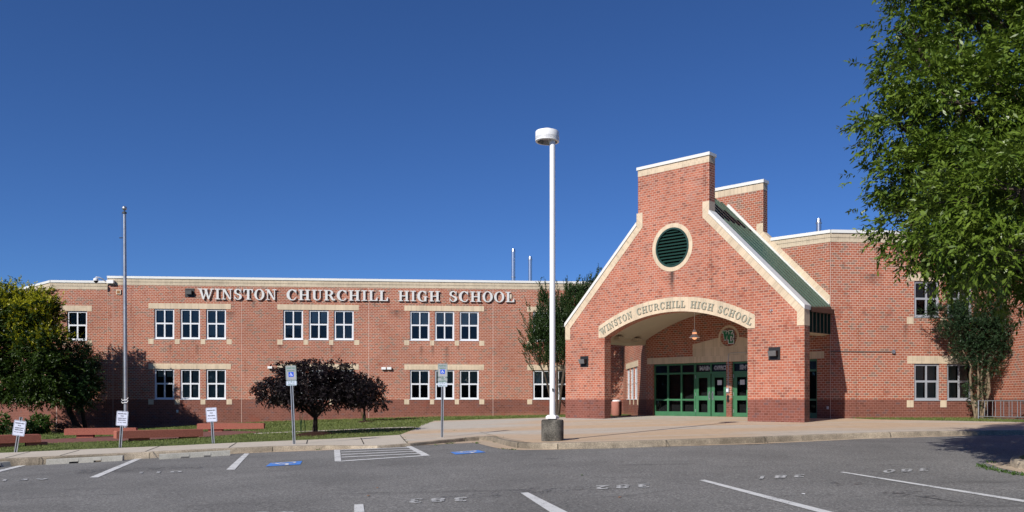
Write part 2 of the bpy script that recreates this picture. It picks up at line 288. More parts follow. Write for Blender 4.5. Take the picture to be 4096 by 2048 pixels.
# ------------------------------------------------------------------ mesh tools
class Frame:                                    # a wall's own axes: a along it, b up, d out of it
    def __init__(s, O, A, N): s.O = Vector(O); s.A = Vector(A).normalized(); s.N = Vector(N).normalized(); s.B = Vector((0, 0, 1))
    def p(s, a, b, d=0.0): return s.O + s.A*a + s.B*b + s.N*d
    def a(s, px):
        k = (px-CX)/FOC
        return (k*s.O.y - s.O.x)/(s.A.x - k*s.A.y)
    def z(s, px, py): return (HY-py)*(s.O.y + s.a(px)*s.A.y)/FOC
class MB:
    def __init__(s): s.v = []; s.f = []; s.uv = []; s.mi = []
    def face(s, pts, uvs=None, mi=0):
        i = len(s.v); s.v += [tuple(p) for p in pts]; s.f.append(tuple(range(i, i+len(pts))))
        s.uv += [tuple(u) for u in uvs] if uvs else [(p[0], p[2]) for p in pts]; s.mi.append(mi)
    def prism(s, loops, fr, d0, d1, mi=0, back=True, uvf=None, flip=False):
        """loops: outer + holes in (a,b); solid between depths d0 (front) and d1 (back)"""
        L = [[Vector((x, y, 0)) for x, y in lp] for lp in loops]
        flat = [q for lp in loops for q in lp]
        uvf = uvf or (lambda a, b: (a, b))
        for tri in tessellate_polygon(L):
            q = [flat[i] for i in tri]
            ar = (q[1][0]-q[0][0])*(q[2][1]-q[0][1])-(q[2][0]-q[0][0])*(q[1][1]-q[0][1])
            if abs(ar) < 1e-9: continue
            if ar < 0: q = q[::-1]
            s.face([fr.p(a, b, d0) for a, b in q], [uvf(a, b) for a, b in q], mi)
            if back: s.face([fr.p(a, b, d1) for a, b in q[::-1]], [uvf(a, b) for a, b in q[::-1]], mi)
        for k, lp in enumerate(loops):
            ar = sum(lp[i][0]*lp[(i+1) % len(lp)][1]-lp[(i+1) % len(lp)][0]*lp[i][1] for i in range(len(lp)))
            lp2 = lp if (ar > 0) == (k == 0) else lp[::-1]
            for i in range(len(lp2)):
                (a0, b0), (a1, b1) = lp2[i], lp2[(i+1) % len(lp2)]
                if abs(b1-b0) > abs(a1-a0): u = [(100.03+a0+d0, b0), (100.03+a0+d1, b0), (100.03+a0+d1, b1), (100.03+a0+d0, b1)]
                else: u = [(a0, b0+d0), (a0, b0+d1), (a1, b0+d1), (a1, b0+d0)]
                s.face([fr.p(a0, b0, d0), fr.p(a0, b0, d1), fr.p(a1, b1, d1), fr.p(a1, b1, d0)], u, mi)
    def rect(s, fr, a0, a1, b0, b1, d0, d1, mi=0, **kw):
        s.prism([[(a0, b0), (a1, b0), (a1, b1), (a0, b1)]], fr, d0, d1, mi, **kw)
    def tube(s, pts, rad, n=10, cap=True, mi=0):
        pts = [Vector(p) for p in pts]; rings = []; up = Vector((0.013, 0.021, 1))
        for i, p in enumerate(pts):
            d = (pts[min(i+1, len(pts)-1)] - pts[max(i-1, 0)]).normalized()
            x = d.cross(Vector((0, 1, 0.01)) if abs(d.z) > 0.5 else up).normalized(); y = d.cross(x).normalized()
            r = rad[i] if hasattr(rad, '__len__') else rad
            rings.append([p + x*(r*math.cos(2*math.pi*k/n)) + y*(r*math.sin(2*math.pi*k/n)) for k in range(n)])
        b0 = len(s.v); s.v += [tuple(q) for rg in rings for q in rg]
        for i in range(len(pts)-1):
            for k in range(n):
                k2 = (k+1) % n
                s.f.append((b0+i*n+k, b0+(i+1)*n+k, b0+(i+1)*n+k2, b0+i*n+k2)[::-1]); s.uv += [(0, 0)]*4; s.mi.append(mi)
        if cap:
            for rg, rv in ((0, True), (len(pts)-1, False)):
                ids = [b0+rg*n+k for k in range(n)]; s.f.append(tuple(ids if rv else ids[::-1])); s.uv += [(0, 0)]*n; s.mi.append(mi)
    def lathe(s, c, prof, n=24, mi=0):
        c = Vector(c); b0 = len(s.v)
        for r, z in prof:
            for k in range(n): s.v.append((c.x+r*math.cos(2*math.pi*k/n), c.y+r*math.sin(2*math.pi*k/n), c.z+z))
        for i in range(len(prof)-1):
            for k in range(n):
                k2 = (k+1) % n
                s.f.append((b0+i*n+k, b0+i*n+k2, b0+(i+1)*n+k2, b0+(i+1)*n+k)); s.uv += [(0, 0)]*4; s.mi.append(mi)
    def build(s, name, mats, parent=None, smooth=False):
        me = bpy.data.meshes.new(name)
        me.from_pydata(s.v, [], s.f)
        ul = me.uv_layers.new(name='UVMap'); ul.data.foreach_set('uv', [c for u in s.uv for c in u])
        for mm in (mats if isinstance(mats, (list, tuple)) else [mats]): me.materials.append(MT[mm])
        me.polygons.foreach_set('material_index', s.mi)
        if smooth:
            me.polygons.foreach_set('use_smooth', [True]*len(s.f))
            try: me.set_sharp_from_angle(angle=R(40))
            except Exception: pass
        o = bpy.data.objects.new(name, me); COL.objects.link(o); o.parent = parent
        if parent is not None: o.matrix_parent_inverse = Matrix.Translation(-parent.location) if parent.parent is None else Matrix.Identity(4)
        return o
def place(o, parent):                           # parent while keeping world coordinates of the mesh
    o.parent = parent
def empty(name, loc, label, cat, group=None):
    o = bpy.data.objects.new(name, None); COL.objects.link(o); o.location = loc; o.empty_display_size = 0.2
    tag(o, label, cat, group); return o
def tag(o, label=None, cat=None, group=None, kind=None):
    if label: o['label'] = label
    if cat: o['category'] = cat
    if group: o['group'] = group
    if kind: o['kind'] = kind
    return o
def P3(px, py, Y): return Vector(((px-CX)/FOC*Y, Y, (HY-py)/FOC*Y))
def bevel(o, w=0.01, seg=2):
    m = o.modifiers.new('bevel', 'BEVEL'); m.width = w; m.segments = seg; m.limit_method = 'ANGLE'
    me = o.data
    return o
# ------------------------------------------------------------------ ground surfaces (smooth fits through surveyed heights)
def rbf(ctrl):
    C = np.array(ctrl, float); n = len(C)
    D = np.sqrt(((C[:, None, :2]-C[None, :, :2])**2).sum(-1))
    A = np.zeros((n+3, n+3)); A[:n, :n] = D + np.eye(n)*-0.5; A[:n, n] = 1; A[:n, n+1:] = C[:, :2]
    A[n, :n] = 1; A[n+1:, :n] = C[:, :2].T
    w = np.linalg.solve(A, np.concatenate([C[:, 2], [0, 0, 0]]))
    def f(x, y):
        x = min(max(x, -60), 50); y = min(max(y, -25), 70)
        d = np.sqrt((C[:, 0]-x)**2+(C[:, 1]-y)**2)
        return float(d@w[:n] + w[n] + w[n+1]*x + w[n+2]*y)
    return f
G = rbf([(-16.9, 24.6, -1.57), (-14.4, 25.5, -1.48), (-11.9, 26.3, -1.39), (-8.9, 25.1, -1.345), (-6.1, 24.4, -1.34), (-4.8, 27.4, -1.27), (-0.9, 22.5, -1.11),
         (-0.9, 39.4, -0.86), (8.43, 31.6, -0.87), (10.64, 35.7, -0.80), (3.15, 42, -0.80), (17.8, 36.3, -0.80), (-2.2, 51.1, -0.98), (-9.9, 50.7, -1.06), (-18.8, 50, -1.29),
         (-25.7, 49.3, -1.70), (-31, 49, -1.87), (-15.3, 29.6, -1.47), (-20.3, 34.5, -1.57), (-16.6, 38.7, -1.47), (-19.5, 28.5, -1.59), (-10.0, 30.5, -1.27),
         (13.2, 24.7, -0.93), (4.4, 21.6, -1.0), (30, 36, -0.7), (-45, 49, -2.2), (-30, 24, -1.95), (-3.3, 27, -1.18), (24, 25, -0.8)])
A_ = rbf([(-15.9, 22.4, -1.78), (-12.1, 22.9, -1.62), (-9, 24.0, -1.52), (-6.1, 24.1, -1.40), (-3.6, 26.2, -1.33), (-3.1, 26.4, -1.32), (-0.9, 21.4, -1.285), (4.4, 21.4, -1.165),
          (10.4, 23.5, -1.09), (13.2, 24.5, -1.07), (0, 10, -1.50), (8, 10, -1.42), (-8, 10, -1.68), (0, 0, -1.62), (20, 12, -1.3), (-20, 10, -1.98), (-30, 22, -2.12), (30, 24, -0.92), (0, -20, -1.7)])
def hit(px, py, S=G):                           # where the line of sight through a photo pixel meets a ground surface
    kx = (px-CX)/FOC; kz = (HY-py)/FOC
    lo, hi = 5.0, 75.0; y = lo
    while y < hi:
        if kz*y <= S(kx*y, y): break
        y += 0.5
    a, b = y-0.5, y
    for _ in range(25):
        m_ = (a+b)/2
        if kz*m_ <= S(kx*m_, m_): b = m_
        else: a = m_
    return (kx*b, b)
def draped(name, poly, S, off, mat, step=1.0, label=None, cat=None, kind='structure', parent=None):
    bm = bmesh.new(); vs = [bm.verts.new((x, y, 0)) for x, y in poly]
    f = bm.faces.new(vs); bm.normal_update()
    if f.normal.z < 0: bmesh.ops.reverse_faces(bm, faces=[f])
    xs = [p[0] for p in poly]; ys = [p[1] for p in poly]
    if step:
        for ax, lo, hi in ((0, min(xs), max(xs)), (1, min(ys), max(ys))):
            k = math.ceil(lo/step)*step
            while k < hi:
                no = (1, 0, 0) if ax == 0 else (0, 1, 0); co = (k, 0, 0) if ax == 0 else (0, k, 0)
                bmesh.ops.bisect_plane(bm, geom=bm.verts[:]+bm.edges[:]+bm.faces[:], plane_co=co, plane_no=no); k += step
    bmesh.ops.triangulate(bm, faces=bm.faces[:])
    for v in bm.verts: v.co.z = S(v.co.x, v.co.y) + off
    me = bpy.data.meshes.new(name); bm.to_mesh(me); bm.free(); me.materials.append(MT[mat])
    o = bpy.data.objects.new(name, me); COL.objects.link(o); o.parent = parent
    if kind: o['kind'] = kind
    if label: o['label'] = label
    if cat: o['category'] = cat
    return o
def Hs(L, S=G): return [hit(x, y, S) for x, y in L]
# base sheet to the horizon
gx = np.concatenate([[-900, -300, -120], np.arange(-60, 51, 3.0), [120, 300, 900]]); gy = np.concatenate([[-300, -100, -50], np.arange(-24, 70, 3.0), [120, 300, 1500]])
kerb_px = [(-700, 1870), (-300, 1850), (0, 1836), (300, 1822), (600, 1808), (850, 1796), (1090, 1786), (1300, 1782), (1509, 1783), (1640, 1774), (1740, 1764), (1853, 1752), (1915, 1746.5), (1943, 1745), (1965, 1747.5), (1984, 1754), (2025, 1763), (2066, 1770), (2120, 1773),
           (2229, 1773), (2450, 1768), (3019, 1749), (3446, 1732), (3757, 1725), (4096, 1720), (4500, 1716), (5200, 1712)]
KT = Hs(kerb_px, G)
def kerb_y(x):
    best = None
    for (x0, y0), (x1, y1) in zip(KT, KT[1:]):
        if min(x0, x1) <= x <= max(x0, x1) and abs(x1-x0) > 1e-6:
            y = y0+(y1-y0)*(x-x0)/(x1-x0); best = y if best is None else min(best, y)
    return best if best is not None else (22.0 if x < 0 else 25.0)
mb = MB()
def basez(x, y):
    z = A_(x, y)
    if y > kerb_y(x)-1.5: z = min(z, G(x, y))
    return z-0.12
nx, ny = len(gx), len(gy)
mb.v = [(float(x), float(y), basez(float(x), float(y))) for y in gy for x in gx]
for j in range(ny-1):
    for i in range(nx-1):
        mb.f.append((j*nx+i, j*nx+i+1, (j+1)*nx+i+1, (j+1)*nx+i)); mb.uv += [(0, 0)]*4; mb.mi.append(0)
tag(mb.build('ground', 'soil'), kind='structure')
# parking lot
back = [(x, y+0.06) for x, y in KT]
draped('parking_lot', [(-60, -24), (49, -24), (49, back[-1][1])] + back[::-1] + [(-60, back[0][1])], A_, 0.0, 'asphalt', 2.0)
# kerb: top and face, built as a strip following the edge
def offset_line(L, w):
    out = []
    for i, (x, y) in enumerate(L):
        x0, y0 = L[max(i-1, 0)]; x1, y1 = L[min(i+1, len(L)-1)]
        dx, dy = x1-x0, y1-y0; n = math.hypot(dx, dy) or 1
        out.append((x-dy/n*w, y+dx/n*w))
    return out
def resample(L, step):
    out = [L[0]]
    for (x0, y0), (x1, y1) in zip(L, L[1:]):
        n = max(1, int(math.hypot(x1-x0, y1-y0)/step))
        out += [(x0+(x1-x0)*k/n, y0+(y1-y0)*k/n) for k in range(1, n+1)]
    return out
KR = resample(KT, 0.35); KI = offset_line(KR, 0.16); KO = offset_line(KR, -0.03)
mb = MB()
for i in range(len(KR)-1):
    def q(L, k, S, o): x, y = L[k]; return Vector((x, y, S(x, y)+o))
    topi = [q(KI, i, G, 0.006), q(KI, i+1, G, 0.006)]
    tf = [q(KR, i, G, 0.002), q(KR, i+1, G, 0.002)]; bf = [q(KO, i, A_, -0.02), q(KO, i+1, A_, -0.02)]
    me_ = [q(offset_line(KR[max(0, i-1):i+3], -0.012), min(1, i), G, -0.02), q(offset_line(KR[max(0, i-1):i+3], -0.012), min(1, i)+1 if len(KR[max(0, i-1):i+3]) > 2 else 1, G, -0.02)]
    mb.face([tf[0], tf[1], topi[1], topi[0]]); mb.face([me_[0], me_[1], tf[1], tf[0]]); mb.face([bf[0], bf[1], me_[1], me_[0]])
    if i % 9 == 0:                               # joint between kerb units
        pass
tag(mb.build('kerb', 'kerb'), kind='structure')
gut_px = [(-700, 1896), (-300, 1876), (0, 1860), (300, 1846), (600, 1832), (850, 1819), (1090, 1809), (1300, 1802), (1509, 1793), (1623, 1785), (1716, 1780), (1800, 1776), (1889, 1772), (1915, 1775), (1938, 1781), (1970, 1789), (2008, 1796), (2089, 1801),
          (2200, 1800), (2450, 1792), (3019, 1777), (3446, 1757), (3732, 1748), (4096, 1737), (4500, 1731), (5200, 1727)]
GP = Hs(gut_px, A_)
draped('gutter', GP + [(x, y+0.02) for x, y in KT[::-1]], A_, 0.005, 'gutter', 1.0)
# plaza and sidewalk
in_ = offset_line(KT, 0.13)
plaza_edge = Hs([(4096, 1689), (3800, 1683.5), (3500, 1678), (3392, 1673.5)])
iR = 13
plaza = [in_[i] for i in range(iR, len(in_))] + [(in_[-1][0], plaza_edge[0][1]+1)] + plaza_edge + [(11.2, 36.4), (3.0, 43.2), (2.9, 45)] + Hs([(2450, 1668), (2200, 1669), (1740, 1683), (1690, 1698), (1672, 1712), (1640, 1724), (1601, 1739)]) + [in_[9]]
# keep the outline simple: the sidewalk meets the plaza at the joint near photo column 1600
side_top = Hs([(1601, 1739.5), (1300, 1757), (945, 1771), (700, 1783), (350, 1797), (0, 1812), (-400, 1833), (-690, 1848)])
jx = hit(1632, 1774)
plaza = [in_[9], in_[10], in_[11], in_[12], in_[13], in_[14], in_[15], in_[16]] + [in_[i] for i in range(17, len(in_))] + [(in_[-1][0]+0.1, plaza_edge[0][1]+0.2)] + plaza_edge + [(11.4, 36.6), (3.3, 43.4), (2.9, 44)] + \
        Hs([(2470, 1667), (2200, 1670), (1740, 1683.5), (1690, 1698), (1672, 1712), (1640, 1724), (1601, 1739)])
draped('plaza', plaza, G, 0.004, 'plaza', 1.0)
draped('sidewalk', in_[:10] + side_top, G, 0.0045, 'walk', 1.0)
# lawns
lawn = side_top[::-1] + [hit(1640, 1724), hit(1672, 1712)] + Hs([(1740, 1683.5), (2200, 1670), (2470, 1667)]) + [(3.4, 52.5), (-34, 50.5), (-60, 50), (-60, side_top[-1][1])]
draped('lawn', lawn, G, -0.002, 'soil', 1.5)
draped('lawn', [(x, y) for x, y in plaza_edge] + [(10.0, 36.2), (24, 37.5), (24, plaza_edge[0][1])], G, 0.001, 'soil', 1.0)
draped('path', Hs([(1676, 1711), (1560, 1713.5), (1273, 1725.5), (1022, 1736), (1012, 1733.5), (1273, 1722.5), (1560, 1710), (1650, 1707.5)]), G, 0.006, 'walk', 1.0)
draped('path', Hs([(1745, 1683), (1600, 1688), (1380, 1694.5), (1380, 1693.5), (1600, 1686.5), (1745, 1681.5)]), G, 0.006, 'walk', 1.0)
brickpl = Hs([(0, 1768), (180, 1775), (450, 1765), (800, 1751), (960, 1738), (1060, 1728), (900, 1722), (600, 1736), (420, 1746), (200, 1757), (0, 1762), (-300, 1770), (-300, 1790)])
draped('brick_paving', brickpl, G, 0.006, 'paver', 1.0)
# joints in the pavement: thin dark sheets
def strip(name, p0, p1, w, S, off, mat, **kw):
    (x0, y0), (x1, y1) = p0, p1; dx, dy = x1-x0, y1-y0; n = math.hypot(dx, dy); nx_, ny_ = -dy/n*w/2, dx/n*w/2
    return draped(name, [(x0+nx_, y0+ny_), (x1+nx_, y1+ny_), (x1-nx_, y1-ny_), (x0-nx_, y0-ny_)], S, off, mat, 1.0, **kw)
MT['joint'] = plain('joint_dirt', (0.035, 0.032, 0.022), 1)
MT['stainj'] = plain('old_joint', (0.20, 0.16, 0.115), 1)
for a, b in (((240, 1823), (317, 1802)), ((581, 1807), (639, 1785)), ((915, 1791), (947, 1771)), ((1226, 1776), (1230, 1761)), ((1456, 1778), (1443, 1752)), ((1601, 1742), (1631, 1774)), ((20, 1833), (120, 1808))):
    strip('pavement_joint', hit(*a), hit(*b), 0.03, G, 0.010, 'joint')
for a, b in (((1920, 1728), (2096, 1768)), ((2200, 1770), (3000, 1737)), ((3000, 1737), (4096, 1705)), ((2380, 1724), (2992, 1699)), ((2700, 1720), (2800, 1712))):
    strip('pavement_joint', hit(*a), hit(*b), 0.02, G, 0.010, 'stainj')

# ------------------------------------------------------------------ the school building
A0, A1 = (0.9967, 0.0813, 0), (0.0813, -0.9967, 0)
U, Wd = (0.7676, -0.6410, 0), (-0.6410, -0.7676, 0)
FL = Frame((-13.43, 50.2, 0), A0, A1)
FW = Frame((-13.43-0.0813*0.15, 50.2+0.9967*0.15, 0), A0, A1)       # left wing, slightly recessed
FR = Frame((10.64, 35.7, 0), A0, A1)
FB = Frame((10.64, 35.7, 0), U, Wd)
FP = Frame((8.43, 31.6, 0), U, Wd)
ROOF, BT = 7.385, 6.86                           # top of coping, top of the brick
school = empty('school_building', (10.64, 35.7, -0.9), 'two storey red brick school with tan stone bands and a gabled arched entrance porch', 'building')
def part(mbx, name, mats, parent=school, smooth=False):
    o = mbx.build(name, mats, None, smooth); o.parent = parent
    o.matrix_parent_inverse = parent.matrix_basis_inv() if False else Matrix.Identity(4)
    return o
ORI = {}
def part(mbx, name, mats, parent=school, smooth=False):
    """build a part whose vertices are in world coordinates, stored relative to its root"""
    root = parent
    off = ORI.get(parent.name, None)
    if off is None:
        off = Vector(parent.location) if parent.parent is None else Vector(ORI[parent.parent.name])
    ORI[parent.name] = tuple(off)
    mbx.v = [(x-off[0], y-off[1], z-off[2]) for x, y, z in mbx.v]
    o = mbx.build(name, mats, None, smooth); o.parent = parent
    ORI[o.name] = tuple(off)
    return o
ORI[school.name] = tuple(school.location)
BOT = -2.6
def rects(L): return [[(a0, b0), (a1, b0), (a1, b1), (a0, b1)] for a0, a1, b0, b1 in L]
def window(fr, a0, a1, z0, z1, grey=False, blind=None, low=None):
    """white sash window: frame with pane and blind as sub-parts"""
    fm = 'winframe_grey' if grey else 'winframe'
    m = MB(); d0, d1 = -0.06, -0.12; w = 0.082; zm = (z0+z1)/2+0.02*(z1-z0); am = (a0+a1)/2
    hs = [(a0+w, am-0.036, zm+0.04, z1-w), (am+0.036, a1-w, zm+0.04, z1-w), (a0+w+0.03, am-0.042, z0+w+0.02, zm-0.05), (am+0.042, a1-w-0.03, z0+w+0.02, zm-0.05)]
    m.prism([[(a0, z0), (a1, z0), (a1, z1), (a0, z1)]]+rects(hs), fr, d0, d1)
    m.rect(fr, a0-0.03, a1+0.03, z0-0.03, z0+0.0, 0.03, -0.10)
    wo_ = part(m, 'window', fm)
    g = MB(); g.face([fr.p(a0+.02, z0+.02, -0.10), fr.p(a1-.02, z0+.02, -0.10), fr.p(a1-.02, z1-.02, -0.10), fr.p(a0+.02, z1-.02, -0.10)])
    part(g, 'pane', 'glass', wo_)
    bk = MB(); bk.rect(fr, a0-0.05, a1+0.05, z0-0.05, z1+0.05, -0.31, -0.32)
    part(bk, 'dark_interior', 'black', wo_)
    for tp, lo, hi in ((blind, zm, z1-0.05), (low, z0+0.1, zm)):
        if not tp: continue
        frac, mt_ = tp
        m2 = MB(); hh = hi-lo
        for x0, x1 in ((a0+0.12, am-0.08), (am+0.08, a1-0.12)):
            y0 = hi-hh*frac
            m2.face([fr.p(x0, y0, -0.18), fr.p(x1, y0, -0.18), fr.p(x1, hi, -0.18), fr.p(x0, hi, -0.18)], [(x0, y0), (x1, y0), (x1, hi), (x0, hi)])
        part(m2, 'blind', mt_, wo_)
# window tables (photo columns, rows measured at the first window of each group)
wins_L = []
for g0 in ((617, 697, 721, 800, 824, 904), (1132.5, 1212, 1235, 1314, 1335.6, 1414.6), (1639.4, 1718, 1738.7, 1817, 1838, 1915), (2131, 2208, 2230, 2306, 2328, 2404)):
    wins_L += [(g0[0], g0[1]), (g0[2], g0[3]), (g0[4], g0[5])]
ZU, ZL = (3.66, 5.46), (0.045, 1.85)
holes = []; wl = []
for i, (x0, x1) in enumerate(wins_L):
    a0, a1 = FL.a(x0), FL.a(x1)
    for zi, (z0, z1) in enumerate((ZU, ZL)):
        holes.append((a0, a1, z0, z1)); wl.append((i, zi, a0, a1, z0, z1))
aL, aRr = FL.a(430), FL.a(2487)
PERP1 = Frame((3.15, 41.99, 0), A1, (-0.9967, -0.0813, 0))
m = MB(); m.prism([[(aL, BOT), (aRr+0.3, BOT), (aRr+0.3, BT), (aL, BT)]]+rects(holes), FL, 0, -0.3)
part(m, 'main_wall', 'brick_wall')
BL = {0: [(.8, 'blind'), None], 1: [(.9, 'blind'), None], 2: [(1, 'blind'), (.85, 'blind')], 3: [(1, 'blind'), (.3, 'blind')], 4: [(.85, 'blindlight'), None], 5: [(1, 'blind'), (1, 'blind')],
      6: [(1, 'blindlight'), None], 7: [(1, 'blindlight'), None], 8: [(1, 'blindlight'), None]}
BLW = {0: [(.5, 'blind'), None], 1: [(1, 'blind'), (1, 'blind')], 2: [(1, 'blind'), (1, 'blind')], 6: [(1, 'blind'), None], 7: [(1, 'blind'), None], 8: [(1, 'blind'), None], 9: [(1, 'blindlight'), None], 10: [(1, 'blind'), None]}
for i, zi, a0, a1, z0, z1 in wl:
    bb = (BL if zi == 0 else BLW).get(i, [(1, 'blind'), None])
    window(FL, a0+0.004, a1-0.004, z0+0.004, z1-0.004, False, bb[0], bb[1])
def lintels(fr, groups, zs, name='stone_lintel', d=0.015):
    for a0, a1 in groups:
        for z1 in zs:
            m = MB(); m.rect(fr, a0, a1, z1+0.006, z1+0.335, d, -0.02); part(m, name, 'tan')
def sillblocks(fr, xs, zs):
    for a0, a1 in xs:
        for z0 in zs:
            m = MB(); m.rect(fr, a0, a1, z0-0.31, z0, 0.012, -0.02); part(m, 'sill_block', 'tan')
lg = [(594, 924), (1109.5, 1435), (1617.7, 1936), (2109, 2426)]
lintels(FL, [(FL.a(x0), FL.a(x1)) for x0, x1 in lg], (ZU[1], ZL[1]))
for g in range(4):
    w0, w1, w2 = [(FL.a(x0), FL.a(x1)) for x0, x1 in wins_L[g*3:g*3+3]]
    sillblocks(FL, [(w0[0]-0.34, w0[0]-0.035), (w0[1]+0.035, w1[0]-0.035), (w1[1]+0.035, w2[0]-0.035), (w2[1]+0.035, w2[1]+0.34)], (ZU[0], ZL[0]))
# left wing
cL = FW.a(205); cR = aL
Zw = (FW.z(268, 1361), FW.z(268, 1244)); a0, a1 = FW.a(268), FW.a(348)
TW = ROOF-0.27
m = MB(); m.prism([[(cL, BOT), (cR, BOT), (cR, TW-0.5), (cL, TW-0.5)]]+rects([(a0, a1, *Zw), (a0, a1, *ZL)]), FW, 0, -0.3)
part(m, 'wing_wall', 'brick_wall')
window(FW, a0+.004, a1-.004, Zw[0]+.004, Zw[1]-.004, False, (1, 'blind')); window(FW, a0+.004, a1-.004, ZL[0]+.004, ZL[1]-.004, False, (1, 'blind'))
lintels(FW, [(FW.a(245), FW.a(368))], (Zw[1], ZL[1])); sillblocks(FW, [(FW.a(245), a0-.035), (a1+.035, FW.a(368))], (Zw[0], ZL[0]))
FA = Frame(FW.p(cL, 0), U, Wd)
hA = []
for x0, x1 in ((26, 46), (51, 72), (89, 111), (117, 141), (150, 175)):
    for zz in ((Zw[0], Zw[1]), ZL): hA.append((FA.a(x0), FA.a(x1), *zz))
m = MB(); m.prism([[(-26, BOT), (-0.004, BOT), (-0.004, TW-0.5), (-26, TW-0.5)]]+rects(hA), FA, 0, -0.3); part(m, 'angled_wing_wall', 'brick_wall')
for h in hA: window(FA, h[0]+.004, h[1]-.004, h[2]+.004, h[3]-.004, False, (1, 'blind'))
lintels(FA, [(FA.a(18), FA.a(183))], (Zw[1], ZL[1]))
sillblocks(FA, [(FA.a(21.5), FA.a(25.5)), (FA.a(46.5), FA.a(50.5)), (FA.a(72.5), FA.a(76.5)), (FA.a(84), FA.a(88.5)), (FA.a(111.5), FA.a(116.5)), (FA.a(142), FA.a(149))], (Zw[0], ZL[0]))
MT['mortarline'] = plain('control_joint', (0.60, 0.46, 0.40), 0.9)
for px in (966, 1475, 1972, 452):
    m = MB(); a = FL.a(px); m.rect(FL, a-0.009, a+0.009, BOT, BT, 0.003, 0.0005); part(m, 'control_joint', 'mortarline')
m = MB(); a = FW.a(226); m.rect(FW, a-0.012, a+0.012, BOT, BT-0.5, 0.003, 0.0005); part(m, 'control_joint', 'mortarline')
m = MB(); m.rect(FR, 0.004, 0.02, BOT, BT, 0.003, 0.0005); part(m, 'control_joint', 'mortarline')
# roof line: two tan courses and a white metal coping along each wall
def parapet(fr, a0, a1, top, ca0=0.0, ca1=0.0):
    m = MB()
    m.rect(fr, a0, a1, top-0.525, top-0.335, 0.012, -0.3); part(m, 'stone_band', 'tanband')
    m = MB(); m.rect(fr, a0, a1, top-0.329, top-0.14, 0.03, -0.3); part(m, 'stone_band', 'tanband')
    m = MB(); m.rect(fr, a0-ca0, a1+ca1, top-0.137, top, 0.075, -0.36); part(m, 'coping', 'white')
parapet(FL, aL, aRr+0.3, ROOF)
parapet(FW, cL-0.003, cR-0.005, TW); parapet(FA, -26, -0.03, TW)
# step between main wall and wing
m = MB(); m.rect(FL, aL+0.004, aL+0.3, BOT, BT-0.004, -0.301, -0.9); part(m, 'wall_return', 'brick_wall')
# wall running forward beside the porch
L1 = 51.45-41.99+0.1
hP = [(-L1+1.9+k*1.55, -L1+3.1+k*1.55, *ZL) for k in range(3)]; hP2 = [(a, b, *ZU) for a, b, _, _ in hP]
m = MB(); m.prism([[(-L1, BOT), (-0.0, BOT), (-0.0, BT), (-L1, BT)]]+rects(hP+hP2), PERP1, 0, -0.3); part(m, 'side_wall', 'brick_wall')
for h in hP+hP2: window(PERP1, h[0]+.004, h[1]-.004, h[2]+.004, h[3]-.004, False, (1, 'blind'))
lintels(PERP1, [(hP[0][0]-.35, hP[2][1]+.35)], (ZU[1], ZL[1])); sillblocks(PERP1, [(hP[0][1]+.03, hP[1][0]-.03), (hP[1][1]+.03, hP[2][0]-.03), (hP[2][1]+.03, hP[2][1]+.33)], (ZU[0], ZL[0]))
parapet(PERP1, -L1, 0, ROOF)
# right wall
PX, PY = 17.76, 36.28
aP = FR.a(3950)
w1 = (FR.a(3657), FR.a(3758)); w2 = (FR.a(3788), FR.a(3889)); zu = (FR.z(3658, 1268.5), FR.z(3658, 1124)); zl = (FR.z(3658, 1601), FR.z(3658, 1455))
hR = [(*w, *z) for w in (w1, w2) for z in (zu, zl)]
m = MB(); m.prism([[(0.0, BOT), (aP+0.3, BOT), (aP+0.3, BT), (0.0, BT)]]+rects(hR), FR, 0, -0.3); part(m, 'right_wall', 'brick_wall')
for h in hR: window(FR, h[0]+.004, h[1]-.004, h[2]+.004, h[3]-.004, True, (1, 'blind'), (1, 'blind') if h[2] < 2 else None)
lintels(FR, [(FR.a(3629), FR.a(3917))], (zu[1], zl[1])); sillblocks(FR, [(FR.a(3627), FR.a(3654)), (FR.a(3761), FR.a(3786)), (FR.a(3892), FR.a(3918))], (zu[0], zl[0]))
parapet(FR, 0.03, aP+0.3, ROOF)
FQ = Frame((PX, PY, 0), A1, (-0.9967, -0.0813, 0))
m = MB(); m.rect(FQ, -0.3, 7.0, BOT, BT, 0, -0.4); part(m, 'projecting_wall', 'brick_wall'); parapet(FQ, -0.3, 7.0, ROOF)
# entrance wall behind the porch, rising into a second gable
k1, k2 = 3.2, 6.86
door_holes = [(-9.37, -5.14, -1.6, 1.81), (-4.85, -0.6, -1.6, 1.81)]
m = MB()
m.prism([[(-9.785, BOT), (-0.02, BOT), (-0.02, BT), (-2.35, BT), (-k1, 7.60), (-k1, 9.66), (-k2, 9.66), (-k2, 7.6), (-7.6, BT), (-9.785, BT)]]+rects(door_holes), FB, 0, -0.40)
part(m, 'entrance_wall', 'brick_wall')
m = MB(); m.prism([[(-0.003, 4.12), (-0.003, 4.54), (-k1+0.0, 7.735), (-k1, 8.12), (-k1-0.33, 8.12), (-k1-0.33, 7.62)]], FB, 0.03, -0.005, uvf=lambda a, b: ((a-b)*0.7071, (a+b)*0.7071)); part(m, 'gable_stone_trim', 'tan')
m = MB(); m.prism([[(-k1-0.003, 7.735), (-2.60, 7.135), (-2.35, BT), (-k1-0.003, 7.4)]], FB, 0.031, -0.40, uvf=lambda a, b: ((a-b)*0.7071, (a+b)*0.7071)); part(m, 'gable_stone_trim', 'tan')
m = MB(); m.rect(FB, -k2-.004, -k1+.004, 9.664, 9.98, 0.012, -0.404); part(m, 'stone_band', 'tan')
m = MB(); m.rect(FB, -k2-.05, -k1+.05, 9.984, 10.13, 0.06, -0.45); part(m, 'coping', 'white')
